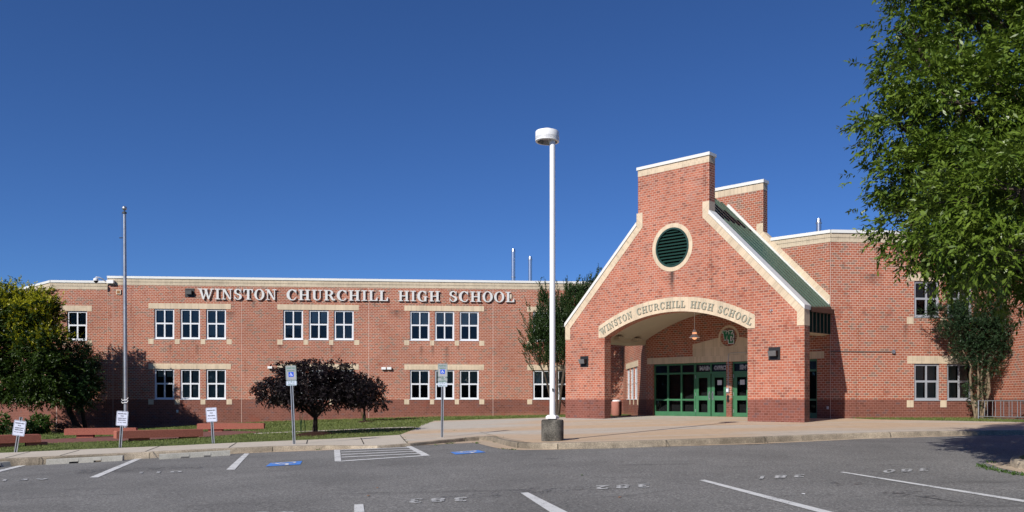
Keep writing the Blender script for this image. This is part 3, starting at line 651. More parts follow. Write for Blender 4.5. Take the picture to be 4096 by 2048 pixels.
m = MB(); m.prism([[(-5.05, 9.16), (-4.95, 9.24), (0.0, 4.17), (0.0, 3.95)]], FB, 0.13, 0.034); part(m, 'roof_flashing', 'white')
# main roofline left of the corner on this wall
def parapet2(fr, a0, a1, top):
    m = MB(); m.prism([[(a0+0.42, top-0.525), (a1, top-0.525), (a1, top-0.335), (a0+0.23, top-0.335)]], fr, 0.012, -0.3); part(m, 'stone_band', 'tanband')
    m = MB(); m.prism([[(a0+0.22, top-0.329), (a1, top-0.329), (a1, top-0.14), (a0+0.03, top-0.14)]], fr, 0.030, -0.3); part(m, 'stone_band', 'tanband')
    m = MB(); m.rect(fr, a0, a1, top-0.137, top, 0.075, -0.36); part(m, 'coping', 'white')
parapet2(FB, -2.8, 0.03, ROOF)
# low roof deck so that the building is closed from above
m = MB(); m.face([(-44, 58, 6.6), (-36, 50.7, 6.6), (2.4, 51.9, 6.6), (3.6, 42.4, 6.6), (10.9, 36.4, 6.6), (18.0, 36.7, 6.6), (18.0, 90, 6.6), (-44, 90, 6.6)]); part(m, 'roof_deck', 'pedestal')
# ---- storefront and doors
def s_(v): return -v
def storefront(s0, s1, mull, doors):
    """green aluminium screen: s0 > s1 measured leftwards from the corner"""
    zt, zb = 1.81, -0.80
    hs = []
    for x1, x0 in mull:                          # sidelight bays
        hs += [(-x1+.045, -x0-.045, 1.36, 1.72), (-x1+.045, -x0-.045, 0.055, 1.27), (-x1+.045, -x0-.045, -0.57, -0.03)]
    for x1, x0 in doors: hs += [(-x1+.04, -x0-.04, 1.36, 1.72)]
    hd = (-doors[0][0]+0.02, -doors[-1][1]-0.02, -0.79, 1.27)
    m = MB(); m.prism([[(-s0, zb), (-s1, zb), (-s1, zt), (-s0, zt)]]+rects(hs+[hd]), FB, -0.10, -0.20)
    fo = part(m, 'storefront_frame', 'green')
    m = MB()
    for h in hs: m.face([FB.p(h[0]-.02, h[2]-.02, -0.15), FB.p(h[1]+.02, h[2]-.02, -0.15), FB.p(h[1]+.02, h[3]+.02, -0.15), FB.p(h[0]-.02, h[3]+.02, -0.15)])
    part(m, 'pane', 'glass', fo)
    m = MB(); m.rect(FB, -s0-0.12, -s1+0.12, zb-0.1, zt+0.1, -0.405, -0.42); part(m, 'dark_interior', 'black', fo)
    m = MB()
    for h in hs:
        if h[2] > 1: m.rect(FB, h[0]-.02, h[1]+.02, h[2]-.02, h[3]+.02, -0.16, -0.165)
    part(m, 'transom_panel', 'navy', fo)
    for x1, x0 in doors:
        a0, a1 = -x1+0.025, -x0-0.025
        m = MB(); m.prism([[(a0, -0.785), (a1, -0.785), (a1, 1.265), (a0, 1.265)]]+rects([(a0+.17, a1-.17, 0.20, 1.08), (a0+.17, a1-.17, -0.60, -0.01)]), FB, -0.112, -0.155)
        d = part(m, 'door', 'green')
        m = MB()
        for lo, hi in ((0.20, 1.08), (-0.60, -0.01)): m.face([FB.p(a0+.15, lo-.02, -0.135), FB.p(a1-.15, lo-.02, -0.135), FB.p(a1-.15, hi+.02, -0.135), FB.p(a0+.15, hi+.02, -0.135)])
        part(m, 'pane', 'glass', d)
        right_leaf = (x1, x0) in doors[1::2]
        hx = a0+0.07 if right_leaf else a1-0.07
        m = MB(); m.rect(FB, hx-0.035, hx+0.035, 0.0, 0.41, -0.108, -0.115); m.tube([FB.p(hx, 0.08, -0.10), FB.p(hx, 0.08, -0.05), FB.p(hx, 0.33, -0.05), FB.p(hx, 0.33, -0.10)], 0.012, 8); part(m, 'handle', 'stainless', d)
        m = MB()
        hinge = a1 if right_leaf else a0
        for zz in (-0.6, 0.2, 1.05): m.rect(FB, hinge-0.012, hinge+0.012, zz, zz+0.16, -0.095, -0.115)
        part(m, 'hinge', 'galv', d)
        if right_leaf or doors[0][0] < 5:
            m = MB(); cx_ = (a0+a1)/2+0.02; m.rect(FB, cx_-0.12, cx_+0.12, 0.72, 0.95, -0.130, -0.133); part(m, 'notice', 'paper', d)
    return fo
st1 = storefront(9.365, 5.145, [(9.33, 8.53), (8.53, 7.73), (7.73, 6.95)], [(6.93, 6.04), (6.04, 5.15)])
st2 = storefront(4.845, 0.605, [(2.98, 2.20), (2.20, 1.42), (1.42, 0.63)], [(4.82, 3.93), (3.93, 3.04)])
m = MB(); m.rect(FB, -9.72, -0.27, 1.815, 2.12, 0.015, -0.02); part(m, 'stone_lintel', 'tan')
cs = 5.0
arc_ = [(-cs+0.555*math.cos(R(t_)), 2.98+0.555*math.sin(R(t_))) for t_ in range(0, 360, 10)]
pan = [(-7.0, 2.124), (-3.0, 2.124), (-3.0, 2.71), (-4.45, 2.96)] + [(-cs+0.558*math.cos(R(t_)), 2.98+0.558*math.sin(R(t_))) for t_ in range(-2, -180, -8)] + [(-5.558, 2.97), (-7.0, 2.71)]
m = MB(); m.prism([pan], FB, 0.012, -0.02); part(m, 'stone_panel', 'tan')
m = MB(); m.prism([arc_, [(-cs+0.445*math.cos(R(t_)), 2.98+0.445*math.sin(R(t_))) for t_ in range(0, 360, 10)]], FB, 0.016, -0.02); part(m, 'stone_ring', 'tan')
# ---- the porch front: piers, arch and gable in one wall
def Sp(*L): return [(-s, z) for s, z in L]
ac, Rr = 6.12, 7.79; zc = 3.81-Rr
def arcp(rad, s0, s1, n=24): return [(-(s0+(s1-s0)*k/n), zc+math.sqrt(rad*rad-((s0+(s1-s0)*k/n)-ac)**2)) for k in range(n+1)]
circ = lambda r, n=40, cz=6.59: [(-6.08+r*math.cos(2*math.pi*k/n), cz+r*math.sin(2*math.pi*k/n)) for k in range(n)]
outer = Sp((12.2, -1.3), (9.81, -1.3)) + arcp(Rr, 9.81, 2.44) + Sp((2.44, -1.3), (0, -1.3), (0, 3.50), (4.23, 7.75), (4.23, 9.93), (7.9, 9.93), (7.9, 7.75), (12.2, 3.45))
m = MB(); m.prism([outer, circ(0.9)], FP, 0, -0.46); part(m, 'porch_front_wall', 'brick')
ring = arcp(Rr+0.0, 9.81, 2.44, 40); topo = arcp(Rr+0.63, 2.10, 10.15, 40)
m = MB()
n = 46; pts_o = [(-(10.15+(2.10-10.15)*k/n), zc+math.sqrt((Rr+.62)**2-((10.15+(2.10-10.15)*k/n)-ac)**2)) for k in range(n+1)]
pts_i = [(-(9.81+(2.44-9.81)*k/n), zc+math.sqrt(Rr**2-((9.81+(2.44-9.81)*k/n)-ac)**2)) for k in range(n+1)]
ang_uv = lambda a, b: (math.atan2(-a-ac, b-zc)*8.1, 0.21+0.0*b)
m.prism([[(-10.15, 2.88)]+pts_o+[(-2.10, 2.88)]+pts_i[::-1]], FP, 0.02, -0.01, uvf=lambda a, b: (math.atan2(-a-ac, b-zc)*8.1, math.hypot(-a-ac, b-zc)-Rr))
part(m, 'stone_arch', 'tan')
rk = lambda a, b: ((a-b)*0.7071, (a+b)*0.7071)
rk2 = lambda a, b: ((a+b)*0.7071, (a-b)*0.7071)
q = 0.30; tv = 0.45
for sgn in (0, 1):
    X = (lambda s: s) if sgn == 0 else (lambda s: 12.2-s+0.0)
    base = Sp((X(-0.004), 2.88), (X(q), 2.88), (X(q), 3.41), (X(4.55), 7.66), (X(4.55), 8.31), (X(4.226), 8.31), (X(4.226), 7.752), (X(-0.004), 3.504))
    m = MB(); m.prism([base if sgn == 0 else base[::-1]], FP, 0.015, -0.462, uvf=rk if sgn == 0 else rk2); part(m, 'gable_stone_trim', 'tan')
    cp = Sp((X(-0.03), 3.50), (X(4.245), 7.775), (X(4.225), 7.93), (X(-0.03), 3.67))
    m = MB(); m.prism([cp if sgn else cp[::-1]], FP, 0.055, -0.52); part(m, 'coping', 'white')
m = MB(); m.rect(FP, -7.904, -4.226, 9.934, 10.215, 0.012, -0.464); part(m, 'stone_band', 'tan')
m = MB(); m.rect(FP, -7.95, -4.18, 10.219, 10.35, 0.06, -0.51); part(m, 'coping', 'white')
m = MB(); m.prism([circ(1.04), circ(0.855)], FP, 0.014, -0.01); part(m, 'stone_ring', 'tan')
m = MB(); m.prism([circ(0.853), circ(0.775)], FP, 0.03, -0.12); lv = part(m, 'round_louvre', 'dkgreen')
m = MB(); m.prism([circ(0.78)], FP, -0.2, -0.21); part(m, 'louvre_back', 'black', lv)
for k in range(11):
    zz = 6.59-0.70+k*0.14; hw = math.sqrt(max(0.0, 0.77**2-(zz-6.59)**2))
    if hw < 0.1: continue
    m = MB(); m.face([FP.p(-6.08-hw, zz-0.035, 0.0), FP.p(-6.08+hw, zz-0.035, 0.0), FP.p(-6.08+hw, zz+0.05, -0.10), FP.p(-6.08-hw, zz+0.05, -0.10)])
    m.face([FP.p(-6.08-hw, zz-0.045, -0.002), FP.p(-6.08+hw, zz-0.045, -0.002), FP.p(-6.08+hw, zz-0.035, 0.0), FP.p(-6.08-hw, zz-0.035, 0.0)])
    part(m, 'slat', 'dkgreen', lv)
# ---- porch ceiling: a shallow vault on side beams
TB = -4.545
va = [(-(10.73+(1.5-10.73)*k/30), 4.27-0.058*((10.73+(1.5-10.73)*k/30)-6.12)**2) for k in range(31)]
sec = [(-11.9, 2.80), (-10.73, 2.80)] + va + [(-1.5, 2.80), (-1.2, 2.80), (-1.2, 3.4), (-3.2, 4.6), (-6.12, 5.2), (-9.0, 4.6), (-11.9, 3.4)]
m = MB(); m.prism([sec], FP, -0.462, TB); part(m, 'vaulted_ceiling', 'ceiling')
# right side: skewed screen between the pier and the building's corner
def rs(k, z0, z1):                                # k 0..1 along the skewed side, height lerped
    s = 0.06+0.86*k; d = -0.462-4.08*k; return FP.p(-s, z0+(z1-z0)*k, d)
def quad(m, p): m.face(p)
def rbox(m, k0, k1, za, zb, inn=0.12):
    """slab along the skewed side: za,zb = (front,rear) heights"""
    off = FP.A*(-inn)
    P = [rs(k0, *za), rs(k1, *za), rs(k1, *zb), rs(k0, *zb)]; Q = [p+off for p in P]
    m.face(P); m.face(Q[::-1]); m.face([P[1], P[0], Q[0], Q[1]]); m.face([P[3], P[2], Q[2], Q[3]]); m.face([P[0], P[3], Q[3], Q[0]]); m.face([P[2], P[1], Q[1], Q[2]])
m = MB(); rbox(m, 0, 1, (2.64, 2.84), (3.43, 3.71), 0.10); sc_ = part(m, 'side_screen', 'dkgreen')
for k in range(6):
    m = MB(); kk = 0.08+k*0.165; p0 = rs(kk, 2.66, 2.86); p1 = rs(kk+0.02, 2.66, 2.86); p2 = rs(kk+0.02, 3.43, 3.7); p3 = rs(kk, 3.43, 3.7); o_ = FP.A*0.09
    m.face([p0+o_, p1+o_, p2+o_, p3+o_]); m.face([p0, p0+o_, p3+o_, p3]); m.face([p1+o_, p1, p2, p2+o_]); part(m, 'fin', 'dkgreen', sc_)
m = MB(); P = [rs(-0.0, 3.43, 3.72), rs(1.03, 3.43, 3.72), rs(1.03, 3.60, 3.93), rs(0, 3.60, 3.93)]; o_ = FP.A*0.14
m.face([p+o_ for p in P]); m.face([P[0], P[1], P[1]+o_, P[0]+o_][::-1]); m.face([P[2], P[3], P[3]+o_, P[2]+o_][::-1]); m.face([P[1]+o_, P[1], P[2], P[2]+o_]); m.face([P[0]-o_, P[1]-o_, P[2]-o_, P[3]-o_]); part(m, 'eaves_gutter', 'blackmetal')
m = MB(); m.face([rs(0, 2.64, 2.80), FP.p(-1.3, 2.78, -0.462), FP.p(-1.3, 2.79, TB), rs(1, 2.64, 2.84)]); part(m, 'soffit', 'ceiling')
# green metal roof with standing seams, both slopes
def slope(name, tf, tr, bf, br, nrib):
    m = MB(); tf, tr, bf, br = map(Vector, (tf, tr, bf, br)); dn = Vector((0, 0, -0.08))
    N = 8
    for k in range(N):
        a, b = k/N, (k+1)/N
        m.face([tf.lerp(bf, a), tf.lerp(bf, b), tr.lerp(br, b), tr.lerp(br, a)])
    m.face([bf, bf+dn, br+dn, br]); m.face([tf+dn, tr+dn, br+dn, bf+dn])
    o = part(m, name, 'roofgreen')
    up = Vector((0, 0, 0.055))
    for k in range(nrib):
        f = (k+0.5)/nrib; g = f+0.012
        a0, a1 = tf.lerp(tr, f), bf.lerp(br, f); b0, b1 = tf.lerp(tr, g), bf.lerp(br, g)
        m = MB(); m.face([a0, a1, a1+up, a0+up]); m.face([b1, b0, b0+up, b1+up]); m.face([a0+up, a1+up, b1+up, b0+up]); m.face([a1, b1, b1+up, a1+up])
        part(m, 'standing_seam', 'roofgreen', o)
slope('porch_roof', FP.p(-6.1, 9.62, -0.5), FP.p(-6.1, 9.25, TB+0.05), FP.p(0.0, 3.62, -0.5), FP.p(-0.86, 4.03, TB+0.05), 7)
slope('porch_roof', FP.p(-6.1, 9.25, TB+0.05), FP.p(-6.1, 9.62, -0.5), FP.p(-11.5, 3.9, TB+0.05), FP.p(-12.25, 3.45, -0.5), 7)

# ------------------------------------------------------------------ lettering
def ell(cx, cy, rx, ry, t0, t1, n=20): return [(cx+rx*math.cos(R(t0+(t1-t0)*k/n)), cy+ry*math.sin(R(t0+(t1-t0)*k/n))) for k in range(n+1)]
def bandp(o, i): return o + i[::-1]
def rc(x0, x1, y0, y1): return [(x0, y0), (x1, y0), (x1, y1), (x0, y1)]
GLY = {
 'I': (0.50, [rc(.15, .35, 0, 1), rc(0, .5, 0, .075), rc(0, .5, .925, 1)]),
 'H': (1.02, [rc(.12, .33, 0, 1), rc(.69, .90, 0, 1), rc(.3, .7, .46, .55), rc(0, .45, 0, .075), rc(0, .45, .925, 1), rc(.57, 1.02, 0, .075), rc(.57, 1.02, .925, 1)]),
 'N': (1.0, [rc(.13, .21, 0, 1), rc(.78, .86, 0, 1), [(.05, 1), (.32, 1), (.86, .0), (.74, -.02)], rc(0, .36, 0, .075), rc(.62, 1.0, .925, 1), rc(-.03, .22, .925, 1)]),
 'T': (0.88, [rc(.34, .55, 0, 1), rc(0, .88, .92, 1), [(0, .95), (0, .66), (.05, .66), (.15, .93)], [(.88, .95), (.73, .93), (.83, .66), (.88, .66)], rc(.2, .69, 0, .075)]),
 'L': (0.80, [rc(.12, .33, 0, 1), rc(0, .46, .925, 1), rc(0, .8, 0, .08), [(.8, .04), (.8, .36), (.75, .36), (.6, .07)]]),
 'U': (0.95, [rc(.13, .34, .3, 1), rc(.72, .80, .3, 1), rc(0, .47, .925, 1), rc(.58, .95, .925, 1), bandp(ell(.465, .32, .335, .34, 180, 360), ell(.53, .32, .19, .25, 180, 360))]),
 'O': (0.94, [bandp(ell(.47, .5, .47, .53, 90, 450, 40), ell(.47, .5, .25, .46, 90, 450, 40))]),
 'C': (0.92, [bandp(ell(.5, .5, .49, .53, 48, 312, 34), ell(.54, .5, .28, .45, 48, 312, 34)), rc(.80, .86, .64, 1.0), [(.60, .95), (.83, .80), (.83, .72), (.58, .90)], [(.75, .1), (.88, .26), (.84, .30), (.7, .16)]]),
 'G': (1.0, [bandp(ell(.5, .5, .49, .53, 48, 315, 34), ell(.54, .5, .28, .45, 48, 315, 34)), rc(.80, .86, .64, 1.0), rc(.68, .88, .0, .46), rc(.56, .98, .41, .48), [(.60, .95), (.83, .80), (.83, .72), (.58, .90)]]),
 'S': (0.76, [bandp(ell(.36, .755, .33, .27, 50, 250, 22), ell(.40, .76, .17, .185, 50, 250, 22)), bandp(ell(.39, .265, .35, .29, -130, 72, 22), ell(.34, .255, .18, .20, -130, 72, 22)), [(.20, .64), (.40, .58), (.60, .36), (.34, .43)],
               rc(.62, .68, .66, 1.0), rc(.05, .11, 0, .36), [(.48, .98), (.66, .82), (.64, .74), (.46, .90)], [(.08, .20), (.1, .28), (.26, .12), (.22, .03)]]),
 'R': (1.0, [rc(.12, .33, 0, 1), rc(0, .46, 0, .075), rc(0, .5, .925, 1), rc(.3, .5, .47, .55), bandp(ell(.46, .738, .37, .265, -90, 90), ell(.46, .738, .16, .19, -90, 90)), [(.45, .5), (.66, .5), (.90, .09), (.72, .02)], [(.74, 0), (1.0, .0), (1.0, .16), (.95, .16), (.88, .07), (.74, .09)]]),
 'W': (1.42, [[(.08, 1), (.32, 1), (.56, .02), (.44, -.03)], [(.46, .05), (.54, -.03), (.80, .82), (.73, .88)], [(.56, 1), (.80, 1), (1.03, .02), (.92, -.03)], [(.93, .05), (1.02, -.03), (1.33, .98), (1.25, .98)], rc(-.03, .42, .925, 1), rc(.50, .90, .925, 1), rc(1.12, 1.45, .925, 1)]),
}
def polyprism(m, pts, fn, d0, d1, mi=0, k=0):
    """polygon prism mapped through fn(x,y,d); each piece a hair deeper so that no faces share a plane"""
    d0 = d0 + 0.0012*k; d1 = d1 + 0.0007*k
    for tri in tessellate_polygon([[Vector((x, y, 0)) for x, y in pts]]):
        q = [pts[i] for i in tri]; ar = (q[1][0]-q[0][0])*(q[2][1]-q[0][1])-(q[2][0]-q[0][0])*(q[1][1]-q[0][1])
        if abs(ar) < 1e-9: continue
        if ar < 0: q = q[::-1]
        m.face([fn(x, y, d0) for x, y in q], mi=mi)
    ar = sum(pts[i][0]*pts[(i+1) % len(pts)][1]-pts[(i+1) % len(pts)][0]*pts[i][1] for i in range(len(pts)))
    p2 = pts if ar > 0 else pts[::-1]
    for i in range(len(p2)):
        (x0, y0), (x1, y1) = p2[i], p2[(i+1) % len(p2)]
        m.face([fn(x0, y0, d0), fn(x0, y0, d1), fn(x1, y1, d1), fn(x1, y1, d0)], mi=mi)
sign = empty('school_name_sign', FL.p(FL.a(795), 6.04, 0), 'large raised white capitals reading WINSTON CHURCHILL HIGH SCHOOL across the long upper wall', 'sign')
zs0, hL = 6.045, 0.63
for word, x0, x1 in (('WINSTON', 795, 1108), ('CHURCHILL', 1148, 1553), ('HIGH', 1594, 1760), ('SCHOOL', 1797, 2057)):
    a0, a1 = FL.a(x0), FL.a(x1); tot = sum(GLY[c][0] for c in word); gap = 0.13
    sc = (a1-a0)/(tot+gap*(len(word)-1)); x = a0
    for c in word:
        m = MB(); wd, ps = GLY[c]
        for k, p in enumerate(ps): polyprism(m, p, (lambda X, Y, D, x=x: FL.p(x+X*sc, zs0+Y*hL, D)), 0.12, 0.055, 0, k)
        part(m, 'letter', 'letter', sign); x += (wd+gap)*sc
asign = empty('arch_lettering', FP.p(-6.12, 4.0, 0.02), 'smaller raised grey green capitals reading WINSTON CHURCHILL HIGH SCHOOL curving along the tan entrance arch', 'sign')
def on_arch(S):                                   # S measured along the ring centreline from the crown, left negative
    return S/8.05
Rm = Rr+0.16; hA_ = 0.29
def px_to_theta(px): s = -FP.a(px); return (ac-s)/Rm
for word, x0, x1 in (('WINSTON', 2408, 2532), ('CHURCHILL', 2551, 2742), ('HIGH', 2763, 2853), ('SCHOOL', 2871, 3003)):
    t0, t1 = math.asin(max(-1, min(1, px_to_theta(x0)))), math.asin(max(-1, min(1, px_to_theta(x1))))
    tot = sum(GLY[c][0] for c in word); gap = 0.16; sc = (t1-t0)/(tot+gap*(len(word)-1)); th = t0
    for c in word:
        m = MB(); wd, ps = GLY[c]; tc = th+wd*sc/2; W2 = sc*Rm
        def fn(X, Y, D, tc=tc, wd=wd):
            lx = (X-wd/2)*W2; ly = Rm+Y*hA_
            return FP.p(-(ac-(lx*math.cos(tc)+ly*math.sin(tc))), zc+(-lx*math.sin(tc)+ly*math.cos(tc)), D)
        for k, p in enumerate(ps): polyprism(m, p, fn, 0.055, 0.035, 0, k)
        part(m, 'letter', 'letterdull', asign); th += (wd+gap)*sc
def text_polys(s, size, bold=0.0, spacing=1.0):
    c = bpy.data.curves.new('txt', 'FONT'); c.body = s; c.size = size; c.offset = bold; c.fill_mode = 'FRONT'; c.align_x = 'CENTER'; c.space_character = spacing; c.resolution_u = 3
    o = bpy.data.objects.new('txt', c); COL.objects.link(o); bpy.context.view_layer.update()
    me = bpy.data.meshes.new_from_object(o.evaluated_get(bpy.context.evaluated_depsgraph_get()))
    V = [tuple(v.co[:2]) for v in me.vertices]; F = [list(p.vertices) for p in me.polygons]
    bpy.data.objects.remove(o); bpy.data.curves.remove(c); bpy.data.meshes.remove(me)
    return V, F
def put_text(m, s, size, fn, bold=0.0, width=None, height=None, mi=0):
    V, F = text_polys(s, size, bold)
    xs = [v[0] for v in V]; ys = [v[1] for v in V]; w = max(xs)-min(xs); h = max(ys)-min(ys); cx_ = (max(xs)+min(xs))/2; y0 = min(ys)
    sx = width/w if width else 1; sy = height/h if height else 1
    for f in F: m.face([fn((V[i][0]-cx_)*sx, (V[i][1]-y0)*sy) for i in f], mi=mi)
# words in the transom panels
for word, xa, xb, par in (('MAIN', 2792, 2838, st1), ('OFFICE', 2850, 2905, st1), ('ENT', 2953, 2993, st2)):
    a0, a1 = FB.a(xa), FB.a(xb); ca = (a0+a1)/2
    m = MB(); put_text(m, word, 0.2, lambda X, Y: FB.p(ca+X, 1.435+Y, -0.142), 0.012, a1-a0, 0.215); part(m, 'door_lettering', 'paper', par)
    m = MB(); put_text(m, word, 0.2, lambda X, Y: FB.p(ca+X, 1.448+Y, -0.1405), -0.001, (a1-a0)*0.965, 0.19); part(m, 'door_lettering', 'navy', par)
# ---- round emblem with interlocked letters
em = empty('letter_emblem', FB.p(-5.0, 2.98, 0.02), 'green W and C emblem with white edge in the brick circle over the doors', 'sign')
def strokes(kind, g):
    if kind == 'W': L = [[(-.30+g*-1, .26+g), (-.16+g, .26+g), (-.10, -.02), (-.15, -.22-g), (-.22-g*.5, -.22-g)], [(-.22-g*.5, -.22-g), (-.13+g*.3, -.22-g), (-.02+g*.5, .20), (-.06-g*.5, .24+g)], [(-.06-g*.5, .24+g), (.02+g*.5, .24+g), (.08+g*.3, -.22-g), (-.02-g*.5, -.22-g)], [(-.0, -.22-g), (.08+g*.4, -.22-g), (.24+g, .26+g), (.14-g, .26+g)],
                         rc(-.36-g, -.10+g, .20-g, .28+g), rc(.06-g, .30+g, .20-g, .28+g)]
    else: L = [rc(.06-g, .16+g, -.40-g, .06+g), rc(.06-g, .34+g, -.02-g, .08+g), rc(.06-g, .34+g, -.42-g, -.32+g), rc(.28-g, .36+g, -.12-g, .08+g), rc(.28-g, .36+g, -.42-g, -.26+g)]
    return L
for g, mt_, d in ((0.060, 'blue', 0.03), (0.040, 'logowhite', 0.045), (0.0, 'logogreen', 0.06)):
    m = MB(); k = 0
    for kd in ('W', 'C'):
        for p in strokes(kd, g): polyprism(m, p, lambda X, Y, D: FB.p(-5.0+X*0.82-0.02, 3.03+Y*0.82, D), d, d-0.012, 0, k); k += 1
    part(m, 'emblem_layer', mt_, em)

# ------------------------------------------------------------------ small fittings on the walls
def floodlight(fr, px, py, w, h, label, hood=True):
    a, z = fr.a(px), fr.z(px, py)
    e = empty('wall_floodlight', fr.p(a, z, 0), label, 'wall light', 'black wall floodlights')
    m = MB(); m.rect(fr, a-w/2, a+w/2, z-h/2, z+h/2, 0.03, 0.001); part(m, 'back_plate', 'blackmetal', e)
    m = MB(); hw, hh = w*0.36, h*0.22
    c0 = [fr.p(a-hw, z+hh, 0.05), fr.p(a+hw, z+hh, 0.05), fr.p(a+hw, z-hh*0.6, 0.05), fr.p(a-hw, z-hh*0.6, 0.05)]
    c1 = [fr.p(a-hw, z+hh*0.9, 0.26), fr.p(a+hw, z+hh*0.9, 0.26), fr.p(a+hw*0.9, z-hh, 0.20), fr.p(a-hw*0.9, z-hh, 0.20)]
    for i in range(4): j = (i+1) % 4; m.face([c0[i], c0[j], c1[j], c1[i]])
    part(m, 'lamp_housing', 'blackmetal', e)
    m = MB(); m.face([c1[3], c1[2], c1[1], c1[0]]); part(m, 'lens', 'lensgrey', e)
    m = MB()
    b0 = [p*0.12+q_*0.88 for p, q_ in zip([sum(c1, Vector())/4]*4, c1)]; m.face([p+fr.N*0.004 for p in (b0[3], b0[2], b0[1], b0[0])]); part(m, 'lens_glass', 'lensgrey', e)
floodlight(FL, 759, 1171, 0.52, 0.52, 'black square floodlight left of the big white school name letters')
floodlight(FP, 2338, 1446, 0.48, 0.50, 'black square floodlight on the left brick pier of the entrance')
floodlight(FP, 3098, 1414, 0.50, 0.50, 'black square floodlight on the right brick pier of the entrance')
def whitespot(px, py, label):
    a, z = FL.a(px), FL.z(px, py)
    e = empty('small_wall_lamp', FL.p(a, z, 0), label, 'wall light', 'small white wall lamps')
    m = MB(); m.rect(FL, a-0.13, a+0.13, z-0.05, z+0.09, 0.16, 0.001); o = part(m, 'lamp_housing', 'whitepaint', e); bevel(o, 0.02)
    m = MB(); m.face([FL.p(a-0.12, z-0.06, 0.13), FL.p(a+0.12, z-0.06, 0.13), FL.p(a+0.12, z-0.052, 0.02), FL.p(a-0.12, z-0.052, 0.02)]); part(m, 'lens', 'lensgrey', e)
whitespot(1082, 1471, 'small white wall lamp above left of the purple maple, on its own')
whitespot(1536, 1475, 'left one of a pair of small white wall lamps right of the purple maple')
whitespot(1558, 1475, 'right one of a pair of small white wall lamps right of the purple maple')
def boxthing(name, fr, px, py, w, h, d, mt, label, cat, extra=None):
    a, z = fr.a(px), fr.z(px, py)
    e = empty(name, fr.p(a, z, 0), label, cat)
    m = MB(); m.rect(fr, a-w/2, a+w/2, z-h/2, z+h/2, d, 0.001); o = part(m, 'body', mt, e); bevel(o, 0.012)
    m = MB(); m.rect(fr, a-w*0.33, a+w*0.33, z-h*0.33, z+h*0.33, d+0.012, d+0.001); part(m, 'cover', extra or mt, e)
    return e
boxthing('wall_speaker', FL, 475.5, 1168.5, 0.27, 0.27, 0.06, 'beige', 'beige square speaker box high on the wall beside the flagpole', 'speaker', 'deadleaf')
boxthing('wall_speaker', FL, 2040, 1186, 0.20, 0.27, 0.06, 'beige', 'beige speaker box just behind the last letter of the white school name', 'speaker', 'beige')
boxthing('wall_outlet', FL, 710.5, 1645, 0.12, 0.16, 0.04, 'galv', 'small metal outlet cover in the tree shade low on the dark brick band', 'outlet')
boxthing('wall_outlet', FR, 3312, 1631, 0.085, 0.12, 0.04, 'paper', 'small pale outlet cover in shade behind the right side of the entrance', 'outlet') if False else None
boxthing('wall_outlet', FB, 3311.5, 1631, 0.085, 0.12, 0.04, 'paper', 'small pale outlet cover in the shade behind the right entrance pier', 'outlet')
boxthing('intercom_box', FB, 2912.5, 1561, 0.17, 0.22, 0.07, 'galv', 'silver intercom box on the brick strip between the green doors', 'intercom', 'winframe')
boxthing('door_keypad', FB, 2913, 1594, 0.10, 0.30, 0.06, 'blackmetal', 'small black keypad below the silver intercom box between the doors', 'keypad')
# dome camera
a, z = FL.a(440), 6.99
e = empty('security_camera', FL.p(a, z, 0), 'white dome security camera on an arm at the left end of the main roof edge', 'camera')
m = MB(); m.rect(FL, FL.a(433), FL.a(460), 6.93, 7.12, 0.22, 0.001); o = part(m, 'junction_box', 'whitepaint', e); bevel(o, 0.01)
c1 = FL.p(FL.a(401), 7.05, 0.5); m = MB(); m.tube([FL.p(FL.a(434), 6.97, 0.12), FL.p(FL.a(421), 7.16, 0.3), FL.p(FL.a(411), 7.23, 0.45), c1+Vector((0, 0, .19)), c1+Vector((0, 0, .10))], 0.035, 8); part(m, 'arm', 'whitepaint', e, True)
m = MB(); m.lathe(c1, [(0.0, .14), (0.08, .13), (0.13, .09), (0.14, .0), (0.14, -.03)], 20); part(m, 'camera_housing', 'whitepaint', e, True)
m = MB(); m.lathe(c1, [(0.12, -.03), (0.11, -.09), (0.06, -.14), (0.0, -.155)], 20); part(m, 'camera_dome', 'blackmetal', e, True)
# conduit and box right of the entrance
e = empty('wall_conduit', FR.p(0.3, FR.z(3350, 1406), 0), 'thin grey conduit with a small end box running along the wall right of the porch', 'conduit')
m = MB(); zc1 = FR.z(3560, 1407); m.tube([FR.p(0.02, zc1, 0.03), FR.p(FR.a(3566), zc1, 0.03)], 0.013, 8); part(m, 'pipe', 'galvdark', e)
m = MB(); aa = FR.a(3572); m.rect(FR, aa-0.06, aa+0.06, zc1-0.08, zc1+0.08, 0.09, 0.001); part(m, 'end_box', 'alu', e)
e = empty('wall_conduit', FB.p(FB.a(2914), 1.0, 0), 'bent grey conduit climbing from the intercom box over the entrance doors', 'conduit')
m = MB(); av = FB.a(2914); m.tube([FB.p(av, 0.48, 0.03), FB.p(av, 2.10, 0.03), FB.p(av+0.05, 2.19, 0.03), FB.p(av+0.14, 2.22, 0.03), FB.p(-0.4, 2.22, 0.03)], 0.014, 8); part(m, 'pipe', 'galv', e)
# hose tap / bracket on the gable
a, z = FP.a(3088), FP.z(3088, 1241)
e = empty('wall_bracket', FP.p(a, z, 0), 'tiny metal eyelet bracket on the gable right of the arch', 'bracket')
m = MB(); m.rect(FP, a-0.03, a+0.03, z-0.03, z+0.05, 0.02, 0.001); m.tube([FP.p(a, z+0.02, 0.02), FP.p(a-0.05, z+0.02, 0.12), FP.p(a, z-0.06, 0.12)], 0.012, 6); part(m, 'hook', 'galv', e)
